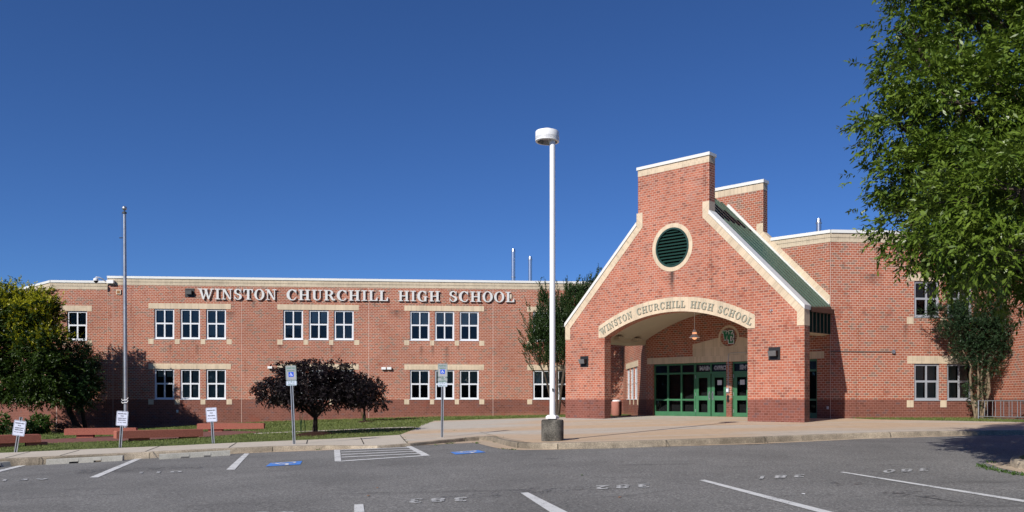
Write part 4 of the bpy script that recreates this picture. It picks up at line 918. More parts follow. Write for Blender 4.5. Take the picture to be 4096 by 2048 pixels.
# porch fittings
c = FB.p(FB.a(2690), 0, 0)
pl = FP.p(-5.05, 0, -2.3)
k_ = (2778-CX)/FOC
S_ = (k_*(FP.O.y-FP.N.y*2.3)-(FP.O.x-FP.N.x*2.3))/(FP.A.x-k_*FP.A.y); pl = FP.p(S_, 0, -2.3)
zl_ = (HY-1350)/FOC*pl.y; zt_ = 4.27-0.058*(-S_-6.12)**2
e = empty('pendant_lamp', (pl.x, pl.y, zt_), 'white bell shaped pendant lamp glowing orange under the entrance arch', 'pendant lamp')
m = MB(); m.tube([(pl.x, pl.y, zt_), (pl.x, pl.y, zl_+0.34)], 0.013, 8); part(m, 'stem', 'whitepaint', e)
m = MB(); m.lathe((pl.x, pl.y, zl_), [(0.05, 0.36), (0.085, 0.30), (0.09, 0.17), (0.10, 0.15), (0.25, 0.0), (0.25, -0.015), (0.10, 0.12), (0.0, 0.14)], 28); part(m, 'lamp_shade', 'whitepaint', e, True)
m = MB(); m.lathe((pl.x, pl.y, zl_), [(0.095, 0.235), (0.102, 0.23), (0.105, 0.165), (0.10, 0.16)], 12); part(m, 'glowing_vent', 'glow', e)
m = MB(); m.lathe((pl.x, pl.y, zl_), [(0.0, 0.10), (0.10, 0.06), (0.115, 0.0), (0.08, -0.07), (0.0, -0.10)], 16); part(m, 'bulb', 'glow', e, True)
for i, (px, py) in enumerate(((2477, 1354), (2549, 1359))):
    tdep = (2.08, 3.55)[i]; cpt = FP.p(-10.62, 3.0, -tdep); 
    k_ = (px-CX)/FOC
    e = empty('porch_spotlight', cpt, ('nearer' if i == 0 else 'farther')+' one of two cream box spotlights on the left beam under the porch ceiling', 'spotlight', 'cream spotlights under the porch')
    m = MB(); c0 = FP.p(-10.55, 3.02, -tdep)
    F2 = Frame(c0, FP.N*-1, FP.A); m.rect(F2, -0.20, 0.20, -0.09, 0.06, 0.14, -0.16); o = part(m, 'lamp_housing', 'ceiling', e); bevel(o, 0.03)
    m = MB(); m.rect(F2, -0.17, 0.17, 0.061, 0.075, 0.12, -0.1); part(m, 'lens', 'blackmetal', e)
# litter bin by the left pier
bx = ((2466-CX)/FOC*43.7, 43.7)
zb_ = G(*bx); e = empty('litter_bin', (bx[0], bx[1], zb_), 'round red speckled litter bin with pale lid behind the left entrance pier', 'litter bin')
m = MB(); m.lathe((bx[0], bx[1], zb_), [(0.0, 0), (0.22, 0.0), (0.27, 0.06), (0.28, 0.74), (0.26, 0.76), (0, .76)], 24); part(m, 'bin_body', 'bin', e, True)
m = MB(); m.lathe((bx[0], bx[1], zb_), [(0.23, 0.76), (0.23, 0.80), (0.17, 0.84), (0.0, 0.85)], 24); part(m, 'lid', 'whitepaint', e, True)
# roof exhaust pipes
def stack(px, top, Y, dia, label, elbow=False):
    p = P3(px, top, Y); e = empty('exhaust_pipe', (p.x, p.y, 6.6), label, 'exhaust pipe', 'shiny exhaust pipes on the roof')
    m = MB(); r = dia/2; m.lathe((p.x, p.y, 0), [(r, 6.6), (r, p.z-0.22), (r*1.08, p.z-0.22), (r*1.08, p.z-0.19), (r*1.0, p.z-0.19), (r*0.8, p.z), (r*0.6, p.z-0.02), (0, p.z-0.05)], 24); part(m, 'pipe', 'stainless', e, True)
    m = MB(); zz = p.z-2.0 if elbow else p.z-0.24
    m.lathe((p.x, p.y, 0), [(r*1.0, zz-.02), (r*1.12, zz-.02), (r*1.12, zz+.03), (r*1.0, zz+.03)], 24); part(m, 'collar', 'alu', e)
    if elbow:
        m = MB(); m.tube([(p.x+0.02, p.y, p.z-2.45), (p.x+0.28, p.y, p.z-2.68), (p.x+0.42, p.y, p.z-3.1)], 0.11, 12); part(m, 'branch_pipe', 'stainless', e, True)
        m = MB(); m.tube([(p.x-0.05, p.y, p.z-2.1), (p.x-0.62, p.y, p.z-2.75)], 0.012, 6); part(m, 'guy_wire', 'galvdark', e)
stack(2053.5, 996, 58, 0.29, 'taller of the two shiny roof pipes left of the street lamp, with a side branch', True)
stack(2121, 1026, 58, 0.27, 'shorter of the two shiny roof pipes left of the street lamp')
stack(3275, 875, 42, 0.27, 'shiny roof pipe standing alone right of the entrance gable')

# ------------------------------------------------------------------ street lamp
Yl = 22.53; Xl = (2210-CX)/FOC*Yl; gz = G(Xl, Yl)
e = empty('street_lamp', (Xl, Yl, gz), 'tall white street lamp with a drum head on a weathered concrete pedestal', 'street lamp')
m = MB(); m.lathe((Xl, Yl, 0), [(0, gz-.05), (0.305, gz-.05), (0.307, -0.585), (0.295, -0.55), (0.27, -0.535), (0, -0.535)], 40); part(m, 'pedestal', 'pedestal', e, True)
m = MB(); FF = Frame((Xl, Yl, 0), (0.95, -0.3, 0), (-0.3, -0.95, 0))
for (w0, z0), (w1_, z1) in (((0.145, -0.51), (0.145, -0.45)), ((0.145, -0.45), (0.10, -0.41))):
    for i in range(4):
        c = [(-1, -1), (1, -1), (1, 1), (-1, 1)]; (p, q), (r, s) = c[i], c[(i+1) % 4]
        m.face([FF.p(p*w0, z0, -q*w0), FF.p(r*w0, z0, -s*w0), FF.p(r*w1_, z1, -s*w1_), FF.p(p*w1_, z1, -q*w1_)])
m.face([FF.p(-.10, -.41, .10), FF.p(.10, -.41, .10), FF.p(.10, -.41, -.10), FF.p(-.10, -.41, -.10)])
part(m, 'base_cover', 'whitepaint', e)
m = MB(); m.lathe((Xl, Yl, 0), [(0.12, -0.535), (0.12, -0.50)], 12); part(m, 'anchor_gap', 'blackmetal', e)
m = MB(); m.lathe((Xl, Yl, 0), [(0.078, -0.45), (0.077, 6.95), (0.077, 7.12), (0, 7.12)], 28); part(m, 'pole', 'whitepaint', e, True)
hx, hy = Xl-0.148, Yl+0.10; Rh = 0.327
m = MB(); prof = [(0.0, 7.47), (0.12, 7.455), (0.20, 7.40), (0.315, 7.38), (Rh, 7.36), (Rh, 7.215)]
for zz in (7.20, 7.17, 7.14): prof += [(Rh-0.012, zz+.008), (Rh-0.012, zz+.002), (Rh, zz), (Rh, zz-0.014)]
prof += [(Rh, 7.11), (Rh-0.01, 7.10), (0.275, 7.095), (0.272, 7.11)]
prof = prof[::-1]; m.lathe((hx, hy, 0), prof, 48); part(m, 'lamp_head', 'whitepaint', e, True)
m = MB(); m.lathe((hx, hy, 0), [(0, 7.30), (0.12, 7.29), (0.25, 7.22), (0.272, 7.112)], 32); part(m, 'reflector', 'alu', e, True)
m = MB(); m.tube([(hx, hy, 7.27), (hx+0.07, hy-0.03, 7.13), (Xl-0.02, Yl, 7.02)], [0.012, 0.05, 0.06], 12); part(m, 'bracket', 'whitepaint', e, True)
m = MB(); m.prism([[(-.03, .03), (-.01, -.05), (.03, -.05), (.035, .02), (0, .05)]], Frame((Xl+0.012, Yl-0.079, 0.275), (1, 0, 0), (0, -1, 0)), 0.002, 0.0); part(m, 'torn_sticker', 'galvdark', e)
# ------------------------------------------------------------------ flagpole
Yf = 37.0; fb = P3(504, 1735, Yf); ft = P3(498, 850, Yf); gz = G(fb.x, fb.y); fb.z = gz
e = empty('flagpole', tuple(fb), 'tall bare aluminium flagpole with a ball on top standing behind the red benches', 'flagpole')
m = MB(); m.tube([fb, fb.lerp(ft, 0.5), ft], [0.085, 0.078, 0.052], 20); part(m, 'pole', 'alu', e, True)
m = MB(); m.lathe(ft, [(0, -0.06), (0.09, -0.05), (0.09, 0.02), (0.03, 0.05), (0.015, 0.12)], 16); part(m, 'truck', 'galvdark', e)
m = MB(); c = ft+Vector((0, 0, 0.19)); m.lathe(c, [(0.10*math.cos(R(t_)), 0.10*math.sin(R(t_))) for t_ in range(-90, 91, 15)], 20); part(m, 'ball_finial', 'alu', e, True)
for dx in (-0.11, 0.12):
    m = MB(); m.tube([ft+Vector((dx*0.8, -0.05, 0)), fb+Vector((dx, -0.08, 1.6))], 0.006, 6); part(m, 'halyard', 'galvdark', e)
for zz in (1.5, 1.62):
    m = MB(); m.tube([fb+Vector((-0.14, -0.09, zz)), fb+Vector((-0.1, -0.12, zz-0.06)), fb+Vector((0.1, -0.12, zz-0.04)), fb+Vector((0.15, -0.09, zz+0.06))], 0.018, 6); part(m, 'rope_knot', 'litter', e)
m = MB(); m.tube([ft+Vector((-0.2, -0.05, -1.15)), ft+Vector((-0.05, -0.06, -1.15))], 0.02, 6); part(m, 'snap_hook', 'blackmetal', e)

# ------------------------------------------------------------------ parking signs
def rrect(w, h, r, n=5):
    out = []
    for cx_, cy_, t0 in ((w/2-r, h/2-r, 0), (-w/2+r, h/2-r, 90), (-w/2+r, -h/2+r, 180), (w/2-r, -h/2+r, 270)): out += [(cx_+r*math.cos(R(t0+90*k/n)), cy_+r*math.sin(R(t0+90*k/n))) for k in range(n+1)]
    return out
def signpost(name, base_px, top_px, Y, plates, label, group, rot=0.0):
    """plates: list of (centre row, width m, height m, kind)"""
    b = P3(base_px[0], base_px[1], Y); t_ = P3(top_px[0], top_px[1], Y); b.z = G(b.x, b.y)
    up = (t_-b).normalized(); right = Vector((math.cos(rot), math.sin(rot), 0)); right = (right-up*right.dot(up)).normalized(); N = right.cross(up)  # towards the camera
    e = empty(name, tuple(b), label, 'sign', group)
    class F3:
        def p(s, a, bb, d=0.0): return b+right*a+up*bb+N*d
    fr = F3(); H = (t_-b).length
    m = MB()
    for x0, x1, d0, d1 in ((-0.042, -0.022, 0.012, -0.004), (0.022, 0.042, 0.012, -0.004), (-0.022, -0.018, 0.012, -0.022), (0.018, 0.022, 0.012, -0.022)): m.rect(fr, x0, x1, -0.1, H, d0, d1)
    part(m, 'post', 'galv', e)
    m = MB(); m.rect(fr, -0.018, 0.018, -0.1, H, -0.016, -0.021); part(m, 'post_channel', 'galvdark', e)
    m = MB()
    for k in range(int(H/0.05)): m.rect(fr, -0.004, 0.004, k*0.05, k*0.05+0.012, -0.0145, -0.0155, back=False)
    part(m, 'post_hole_row', 'galv', e)
    for row, w, h, kind in plates:
        zc_ = (HY-row)/FOC*Y-b.z; zc_ /= up.z
        pm = {'r': 'signwhite', 'p': 'signwhite', 'h': 'signgrey', 'v': 'signgrey', 'b': 'signwhite'}[kind]
        sh = lambda L: [(x, y+zc_) for x, y in L]
        m = MB(); m.prism([sh(rrect(w, h, 0.035))], fr, 0.018, 0.014); po = part(m, 'sign_plate', pm, e)
        bw = 0.006
        m = MB(); m.prism([sh(rrect(w-0.018, h-0.018, 0.03)), sh(rrect(w-0.018-2*bw*1.3, h-0.018-2*bw*1.3, 0.022))], fr, 0.0195, 0.018); part(m, 'border', 'signblack' if kind in 'rp' else 'signgreen', po)
        def row_text(s_t, hh, ww, bold, mt_):
            m = MB(); put_text(m, s_t, .04, lambda X, Y: fr.p(X, Y+zc_+yo, 0.020), bold, ww, hh); part(m, 'lettering', mt_, po)
        if kind == 'r':
            for s_t, yo, hh, ww in (('RESERVED', .130, .034, .245), ('FOR', .060, .034, .085), ('ASSISTANT', -.012, .034, .245), ('PRINCIPAL', -.070, .034, .225), ('AT ALL TIMES', -.135, .024, .245)): row_text(s_t, hh, ww, .0012, 'signblack')
        elif kind == 'p':
            for s_t, yo, hh, ww in (('RESERVED', .122, .036, .245), ('FOR', .038, .036, .09), ('PRINCIPAL', -.048, .036, .225), ('AT ALL TIMES', -.130, .024, .245)): row_text(s_t, hh, ww, .0012, 'signblack')
        elif kind == 'h':
            for s_t, yo, hh, ww in (('RESERVED', .125, .05, .245), ('PARKING', .045, .05, .215)): row_text(s_t, hh, ww, .0006, 'signgreen')
            m = MB(); m.prism([[(x, y+zc_-.045) for x, y in rrect(0.15, 0.145, 0.01)]], fr, 0.0205, 0.018); part(m, 'blue_panel', 'signblue', po)
            m = MB(); k = 0
            for p in wheelchair(): polyprism(m, [(x*0.11, y*0.11+zc_-.045) for x, y in p], lambda X, Y, D: fr.p(X, Y, D), 0.0215, 0.021, 0, k*0.1); k += 1
            part(m, 'wheelchair_symbol', 'litter', po)
        elif kind == 'v':
            for s_t, yo, hh, ww in (('VAN', .004, .042, .105), ('ACCESSIBLE', -.052, .030, .22)): row_text(s_t, hh, ww, .0008, 'signgreen')
        else:
            for s_t, yo, hh, ww in (('BY TAG OR', .010, .034, .19), ('PERMIT ONLY', -.046, .034, .22)): row_text(s_t, hh, ww, .0004, 'signgreen')
        m = MB()
        for yy in ((h/2-0.022, -h/2+0.022)):
            m.prism([[(0.007*math.cos(R(a_)), zc_+yy+0.007*math.sin(R(a_))) for a_ in range(0, 360, 45)]], fr, 0.024, 0.018)
        part(m, 'bolt', 'galvdark', po)
    return e
def wheelchair():
    """access symbol in a unit square"""
    L = [[(-.10+.075*math.cos(R(t_)), .42+.075*math.sin(R(t_))) for t_ in range(0, 360, 30)]]
    L.append([(-.15, .34), (-.05, .34), (-.03, .0), (-.13, .0)]); L.append([(-.06, .17), (.16, .17), (.16, .24), (-.06, .24)])
    L.append([(-.10, .08), (-.10, -.02), (.20, -.02), (.20, .08)]); L.append([(.13, .04), (.21, .08), (.36, -.24), (.28, -.28)]); L.append([(.28, -.28), (.33, -.34), (.46, -.26), (.42, -.20)])
    L.append(bandp(ell(-.06, -.15, .30, .30, 110, 350, 20), ell(-.06, -.15, .22, .22, 110, 350, 20)))
    return L
g1 = 'reserved sign posts along the lawn'; g2 = 'wheelchair parking sign posts'
signpost('parking_sign', (62.5, 1809), (85, 1668), 24.6, [(1712.5, .33, .465, 'r')], 'leaning white reserved for assistant principal sign, farther left, beside the nearest red bench', g1, 0.2)
signpost('parking_sign', (481, 1791.5), (491, 1648), 25.5, [(1674, .33, .46, 'r')], 'leaning white reserved for assistant principal sign in front of the flagpole', g1, 0.2)
signpost('parking_sign', (853.5, 1774), (845, 1634), 26.3, [(1659, .33, .46, 'p')], 'white reserved for principal sign in the grass near the rightmost red bench', g1, 0.15)
signpost('parking_sign', (1177, 1776.5), (1163.5, 1464), 25.1, [(1492, .315, .455, 'h'), (1532.5, .315, .15, 'b')], 'reserved parking wheelchair sign with a permit plate in front of the purple maple', g2, 0.1)
signpost('parking_sign', (1768.5, 1754), (1771, 1456), 27.4, [(1481.5, .32, .455, 'h'), (1519, .32, .15, 'v'), (1538, .32, .15, 'b')], 'reserved parking wheelchair sign with an extra van accessible plate at the end of the sidewalk', g2, 0.05)

# ------------------------------------------------------------------ concrete benches
def bench(x0, y0, x1, y1, ztop, label):
    """long red concrete beam on two blocks; ends (x0,y0) left and (x1,y1) right, world metres"""
    d = Vector((x1-x0, y1-y0, 0)); Ln = d.length; d.normalize(); N = Vector((d.y, -d.x, 0))
    zb = min(G(x0, y0), G(x1, y1)); e = empty('concrete_bench', ((x0+x1)/2, (y0+y1)/2, zb), label, 'bench', 'red concrete benches')
    fr = Frame((x0, y0, 0), d, N); th = 0.27
    m = MB(); m.prism([[(0.0, ztop-th), (Ln-0.0, ztop-th), (Ln, ztop-0.03), (Ln-.03, ztop), (0.03, ztop), (0, ztop-0.03)]], fr, 0.24, -0.24); o = part(m, 'seat', 'redconc', e); bevel(o, 0.03, 3)
    for c in (0.16, 0.74):
        m = MB(); m.prism([[(Ln*c, zb-0.15), (Ln*c+0.62, zb-0.15), (Ln*c+0.62, ztop-th-0.004), (Ln*c, ztop-th-0.004)]], fr, 0.17, -0.17); o = part(m, 'leg', 'redconc', e); bevel(o, 0.015)
def bpx(px, py, Y): p = P3(px, py, Y); return p.x, p.y, p.z
def bench_px(pl, pr, Yl_, Yr, label):
    a = P3(*pl, Yl_); b = P3(*pr, Yr); bench(a.x, a.y, b.x, b.y, (a.z+b.z)/2, label)
bench_px((-70, 1740), (160, 1739), 27.5, 28.6, 'red concrete bench cut off by the left edge of the view')
bench_px((262, 1717), (548, 1708), 34.4, 35.3, 'red concrete bench directly beneath the leaning tree trunk, left of the flagpole')
bench_px((460, 1723.5), (805, 1716), 29.3, 31.2, 'longest red concrete bench in the foreground, right of the flagpole')
bench_px((792, 1697), (1058, 1689), 38.6, 39.3, 'red concrete bench farthest right, behind the principal sign')

# ------------------------------------------------------------------ wheel stops
def wheelstop(p0, p1, label):
    a, b = hit(*p0, A_), hit(*p1, A_); d = Vector((b[0]-a[0], b[1]-a[1], 0)); Ln = d.length; d.normalize(); N = Vector((d.y, -d.x, 0))
    za = A_(*a); zb = A_(*b); e = empty('wheel_stop', ((a[0]+b[0])/2, (a[1]+b[1])/2, (za+zb)/2), label, 'wheel stop', 'concrete wheel stops along the kerb')
    o0 = Vector((a[0], a[1], 0)); m = MB()
    def P(u, w, h): q = o0+d*u+N*w; return Vector((q.x, q.y, za+(zb-za)*u/Ln+h))
    hs = [0, .30*Ln, .42*Ln, .62*Ln, .72*Ln, Ln]
    for i in range(5):
        u0, u1 = hs[i], hs[i+1]; lo = 0.045 if i in (1, 3) else -0.02
        s0 = [P(u0, .09, lo), P(u0, .06, .125), P(u0, .04, .14), P(u0, -.06, .14), P(u0, -.09, lo)]; s1 = [P(u1, .09, lo), P(u1, .06, .125), P(u1, .04, .14), P(u1, -.06, .14), P(u1, -.09, lo)]
        for k in range(5): j = (k+1) % 5; m.face([s0[k], s1[k], s1[j], s0[j]])
        m.face(s0[::-1]); m.face(s1)
    part(m, 'block', 'stopconc', e)
wheelstop((-120, 1878), (43, 1865), 'short visible end of a concrete wheel stop at the left edge')
wheelstop((188, 1858), (493, 1842), 'concrete wheel stop between two white stall lines, second from the left')
wheelstop((637, 1837), (920, 1821), 'concrete wheel stop nearest the blue painted wheelchair mark')

# ------------------------------------------------------------------ painted markings
def pline(p0, p1, wpx0, wpx1, mat='paint', vert=True):
    """line given by centre pixels; width in photo pixels along x at each end"""
    L = [(p0[0]-wpx0/2, p0[1]), (p0[0]+wpx0/2, p0[1]), (p1[0]+wpx1/2, p1[1]), (p1[0]-wpx1/2, p1[1])]
    return draped('painted_line', Hs(L, A_), A_, 0.008, mat, 0.7)
pline((375, 1911), (560, 1833), 34, 24); pline((-20, 1889), (118, 1856), 34, 26); pline((922, 1880), (988, 1815), 34, 20)
pline((1352, 1847), (1348, 1800), 26, 24); pline((1632, 1785), (1706, 1824), 24, 34)
for (x0, y0), (x1, y1), w in (((1362, 1801), (1640, 1791), 2), ((1364, 1809.5), (1650, 1798.5), 2), ((1366, 1819.5), (1666, 1806), 2.6), ((1366, 1830), (1680, 1814.5), 2.6), ((1366, 1845.5), (1712, 1822.5), 3.2)):
    draped('painted_line', Hs([(x0, y0-w/2), (x1, y1-w/2), (x1, y1+w/2), (x0, y0+w/2)], A_), A_, 0.009, 'paint', 0.7)
draped('painted_line', Hs([(2082, 1973), (2112, 1971), (2290, 2060), (2215, 2060)], A_), A_, 0.008, 'paint', 0.7)
draped('painted_line', Hs([(2795, 1922), (2818, 1920), (3340, 2052), (3290, 2055)], A_), A_, 0.008, 'paint', 0.7)
draped('painted_line', Hs([(3358, 1890), (3376, 1889), (4200, 2018), (4180, 2024)], A_), A_, 0.008, 'paint', 0.7)
draped('painted_line', Hs([(1417, 2020), (1453, 2018), (1462, 2075), (1416, 2077)], A_), A_, 0.008, 'paint', 0.7)
def ground_text(s, px, py, wpx, hpx, flip, mat='paintworn'):
    """stall number painted on the asphalt; flipped ones read from the far side"""
    bl, br = hit(px-wpx/2, py+hpx/2+ (4 if px > 1500 else 0), A_), hit(px+wpx/2, py+hpx/2-4, A_)
    tl = hit(px-wpx/2+(8), py-hpx/2+2, A_)
    o = Vector(bl); ex = Vector(br)-o; ey = Vector(tl)-o
    V, F = text_polys(s, 1.0, 0.025, 1.45); xs = [v[0] for v in V]; ys = [v[1] for v in V]; x0, x1, y0, y1 = min(xs), max(xs), min(ys), max(ys)
    m = MB()
    for f in F:
        pts = []
        for i in f:
            u = (V[i][0]-x0)/(x1-x0); v = (V[i][1]-y0)/(y1-y0)
            if flip: u, v = 1-u, 1-v
            q = o+ex*u+ey*v; pts.append((q.x, q.y, A_(q.x, q.y)+0.010))
        m.face(pts)
    return tag(m.build('stall_number', mat), kind='structure')
ground_text('139', 98, 1921, 180, 9, False); ground_text('110', 640, 1891, 172, 9, False)
ground_text('383', 1750, 2003, 234, 15, True); ground_text('382', 2487, 1949, 220, 13, True); ground_text('381', 3126, 1909, 180, 11, True); ground_text('380', 3622, 1884, 186, 11, True)
ground_text('384', 1040, 2058, 270, 17, True)
def access_mark(L):
    q = Hs(L, A_)                                  # tl, tr, br, bl
    draped('access_mark_panel', q, A_, 0.008, 'paintblue', 0.7)
    tl, tr, br, bl = [Vector(p) for p in q]; m = MB(); k = 0
    for p in wheelchair():
        pts = []
        for x, y in p:
            u, v = 1-(x*0.95+0.5), 0.5-y*0.95+0.0; v = 1-v
            w_ = (tl.lerp(tr, u)).lerp(bl.lerp(br, u), v); pts.append((w_.x, w_.y, A_(w_.x, w_.y)+0.012+k*0.0004))
        for tri in tessellate_polygon([[Vector((a_, b_, 0)) for a_, b_, _ in pts]]):
            f = [pts[i] for i in tri]
            if (f[1][0]-f[0][0])*(f[2][1]-f[0][1])-(f[2][0]-f[0][0])*(f[1][1]-f[0][1]) < 0: f = f[::-1]
            m.face(f)
        k += 1
    tag(m.build('access_mark_symbol', 'paintwhite'), kind='structure')
access_mark([(1082, 1853), (1209, 1845), (1201, 1859), (1062, 1867)])
access_mark([(1801, 1809.5), (1914, 1801.5), (1943, 1810), (1822, 1819)])
# cracks and oil
MT['crack'] = plain('tar_crack', (0.02, 0.02, 0.022), 0.9)
for L in ([(0, 2002), (180, 1991), (320, 1984), (400, 1980), (495, 1978)], [(1272, 1889), (1325, 1887)], [(1885, 1885), (1912, 1883)], [(3660, 1985), (3760, 1998)], [(3730, 1995), (3850, 2012)]):
    for a, b in zip(L, L[1:]): strip('asphalt_crack', hit(*a, A_), hit(*b, A_), 0.016, A_, 0.007, 'crack')

MT['patch'] = plain('asphalt_patch', (0.115, 0.115, 0.12), 0.9, 0, 0.5, 40); MT['oil'] = None
m, t, b = new_mat('oil_spots'); b.inputs['Base Color'].default_value = (0.05, 0.05, 0.05, 1); P = pos(t)
n1 = noise(t, 5, 6, P, 0.8); r = ramp(t, [(0.50, 0.0), (0.68, 0.75)]); t.links.new(n1.outputs[0], r.inputs[0])
tr = nd(t, 'ShaderNodeBsdfTransparent'); mx = nd(t, 'ShaderNodeMixShader'); t.links.new(r.outputs[0], mx.inputs[0]); t.links.new(tr.outputs[0], mx.inputs[1]); t.links.new(b.outputs[0], mx.inputs[2])
t.links.new(mx.outputs[0], t.nodes['Material Output'].inputs[0]); MT['oil'] = m
for q_ in ([(3520, 1968), (3600, 1960), (3700, 1966), (3760, 1985), (3680, 1996), (3560, 1990)], [(3450, 1876), (3500, 1873), (3530, 1879), (3480, 1882)], [(2180, 1835), (2230, 1833), (2240, 1838), (2190, 1839)], [(1750, 1990), (2150, 1950), (2400, 1946), (2300, 1968), (1900, 2000)], [(3300, 1930), (3420, 1925), (3470, 1938), (3350, 1944)], [(300, 1880), (800, 1866), (820, 1874), (300, 1896)]):
    draped('oil_stain', Hs(q_, A_), A_, 0.0055, 'oil', 0.7)
for L in ([(1010, 1940), (1040, 1938), (1090, 1937)], [(1500, 1862), (1545, 1861)], [(2700, 1893), (2760, 1889)], [(3100, 1990), (3150, 1984), (3190, 1985)], [(700, 2030), (900, 2016), (1100, 2010), (1400, 1994)], [(2250, 2000), (2500, 1985), (2700, 1960), (3050, 1946)]):
    for a, b in zip(L, L[1:]): strip('asphalt_crack', hit(*a, A_), hit(*b, A_), 0.010, A_, 0.007, 'crack')
# kerb joints
for px, t_, b_ in ((159, 1829, 1852), (1091, 1786, 1806), (2231, 1773, 1793), (3059, 1749, 1768), (1859, 1752, 1768), (2071, 1771, 1787), (2664, 1762, 1780), (3560, 1730, 1744), (600, 1809, 1828)):
    h0 = hit(px, t_, G); x, y = h0; m = MB()
    zt2 = G(x, y)+0.004; zb2 = A_(x, y-0.03); n = Vector((0, -1, 0))
    m.face([(x-.008, y-.036, zb2), (x+.008, y-.036, zb2), (x+.008, y-.018, zt2-.02), (x-.008, y-.018, zt2-.02)]); m.face([(x-.008, y-.018, zt2-.02), (x+.008, y-.018, zt2-.02), (x+.02, y+.15, zt2+.008), (x+.004, y+.15, zt2+.008)])
    tag(m.build('kerb_joint', 'joint'), kind='structure')

# ------------------------------------------------------------------ kerb island at the right edge
ip = Hs([(3942, 1852), (3990, 1849.5), (4060, 1848), (4300, 1845), (4700, 1850), (4700, 1925), (4300, 1910), (4096, 1893), (4000, 1873)], A_)
draped('island_apron', ip, A_, 0.006, 'gutter', 1.0)
ic = Hs([(4038, 1866), (4040, 1858), (4060, 1851), (4110, 1847), (4300, 1845), (4700, 1848), (4700, 1905), (4300, 1890), (4110, 1880), (4065, 1874)], A_)
m = MB(); cxi = sum(p[0] for p in ic)/len(ic); cyi = sum(p[1] for p in ic)/len(ic)
lv_ = []
for sc, h in ((1.0, -0.02), (0.99, 0.10), (0.97, 0.145), (0.90, 0.155), (0.86, 0.155)):
    lv_.append([Vector((cxi+(x-cxi)*sc, cyi+(y-cyi)*sc, A_(x, y)+h)) for x, y in ic])
for l0, l1 in zip(lv_, lv_[1:]):
    for i in range(len(ic)): j = (i+1) % len(ic); m.face([l0[i], l0[j], l1[j], l1[i]][::-1])
m.face(lv_[-1][::-1]); bmx = m.build('kerb_island', 'kerb', None, True); tag(bmx, kind='structure')
m = MB(); m.face([(p.x*0.93+cxi*0.07, p.y*0.93+cyi*0.07, p.z+0.01) for p in lv_[-1]][::-1]); tag(m.build('island_soil', 'soil'), kind='structure')

# ------------------------------------------------------------------ foliage tools
def leaf_mesh(name, C, D, Nn, L, Wd_, mat, parent=None, flower=None):
    """C centres/bases, D unit directions, Nn normals, L lengths, Wd_ widths -> folded leaf quads"""
    S = np.cross(D, Nn); S /= np.linalg.norm(S, axis=1)[:, None]+1e-9
    L = L[:, None]; W2 = Wd_[:, None]/2
    v0 = C; v2 = C + D*L; mid = C + D*L*0.45
    v1 = mid + S*W2 + Nn*L*0.06; v3 = mid - S*W2 + Nn*L*0.06
    V = np.stack([v0, v1, v2, v3], 1).reshape(-1, 3); n = len(C)
    me = bpy.data.meshes.new(name); me.vertices.add(n*4); me.vertices.foreach_set('co', V.astype(np.float32).ravel())
    me.loops.add(n*4); me.loops.foreach_set('vertex_index', np.arange(n*4, dtype=np.int32)); me.polygons.add(n)
    me.polygons.foreach_set('loop_start', np.arange(0, n*4, 4, dtype=np.int32)); me.polygons.foreach_set('loop_total', np.full(n, 4, dtype=np.int32))
    me.materials.append(MT[mat]); me.update(); me.validate()
    o = bpy.data.objects.new(name, me); COL.objects.link(o); o.parent = parent
    return o
def unit(v): return v/(np.linalg.norm(v, axis=-1, keepdims=True)+1e-9)
def sprays(P, D, per, slen, llen, lwid, droop=0.5, jit=0.35, spread=0.9):
    """leaves set alternately along a twig starting at P in direction D"""
    n = len(P); k = per
    t_ = np.linspace(0.1, 1, k)[None, :].repeat(n, 0)
    sl_ = slen*(0.7+0.6*rng.random((n, 1)))
    side = unit(np.cross(D, np.array([0, 0, 1.0])[None]) + 0.3*rng.normal(size=(n, 3)))
    tw = P[:, None, :] + D[:, None, :]*(t_*sl_)[:, :, None]
    tw[:, :, 2] -= droop*(t_**2)*sl_*0.6
    sg = np.where(np.arange(k) % 2 == 0, 1, -1)[None, :, None]
    ld = unit(D[:, None, :]*0.8 + side[:, None, :]*sg*spread + np.array([0, 0, -droop])[None, None] + jit*rng.normal(size=(n, k, 3)))
    nn = unit(np.array([0, 0, 1.0])[None, None] + 0.6*rng.normal(size=(n, k, 3)))
    m_ = n*k
    return tw.reshape(-1, 3), ld.reshape(-1, 3), nn.reshape(-1, 3), llen*(0.6+0.7*rng.random(m_)), lwid*(0.7+0.6*rng.random(m_))
def shell(blobs, n, inner=0.55):
    """points in ellipsoids, mostly near the surface, with outward directions; blobs (x,y,z,rx,ry,rz)"""
    B = np.array(blobs, float); vol = (B[:, 3]*B[:, 4]*B[:, 5])**(2/3.); idx = rng.choice(len(B), n, p=vol/vol.sum())
    d = unit(rng.normal(size=(n, 3))); r = inner+(1-inner)*rng.random((n, 1))**0.5
    r = r*(1+0.10*rng.normal(size=(n, 1)))
    p = B[idx, :3]+d*r*B[idx, 3:]
    return p, unit(d/B[idx, 3:]*B[idx, 3:].mean(1)[:, None])
def blob_px(px, py, Y, rpx, rpy, depth=None):
    p = P3(px, py, Y); s = Y/FOC; return (p.x, p.y, p.z, rpx*s, depth if depth else (rpx+rpy)/2*s, rpy*s)
def tree(name, base, label, cat, group=None): return empty(name, base, label, cat, group)
def rel(arr, e): return arr-np.array(e.location)[None]
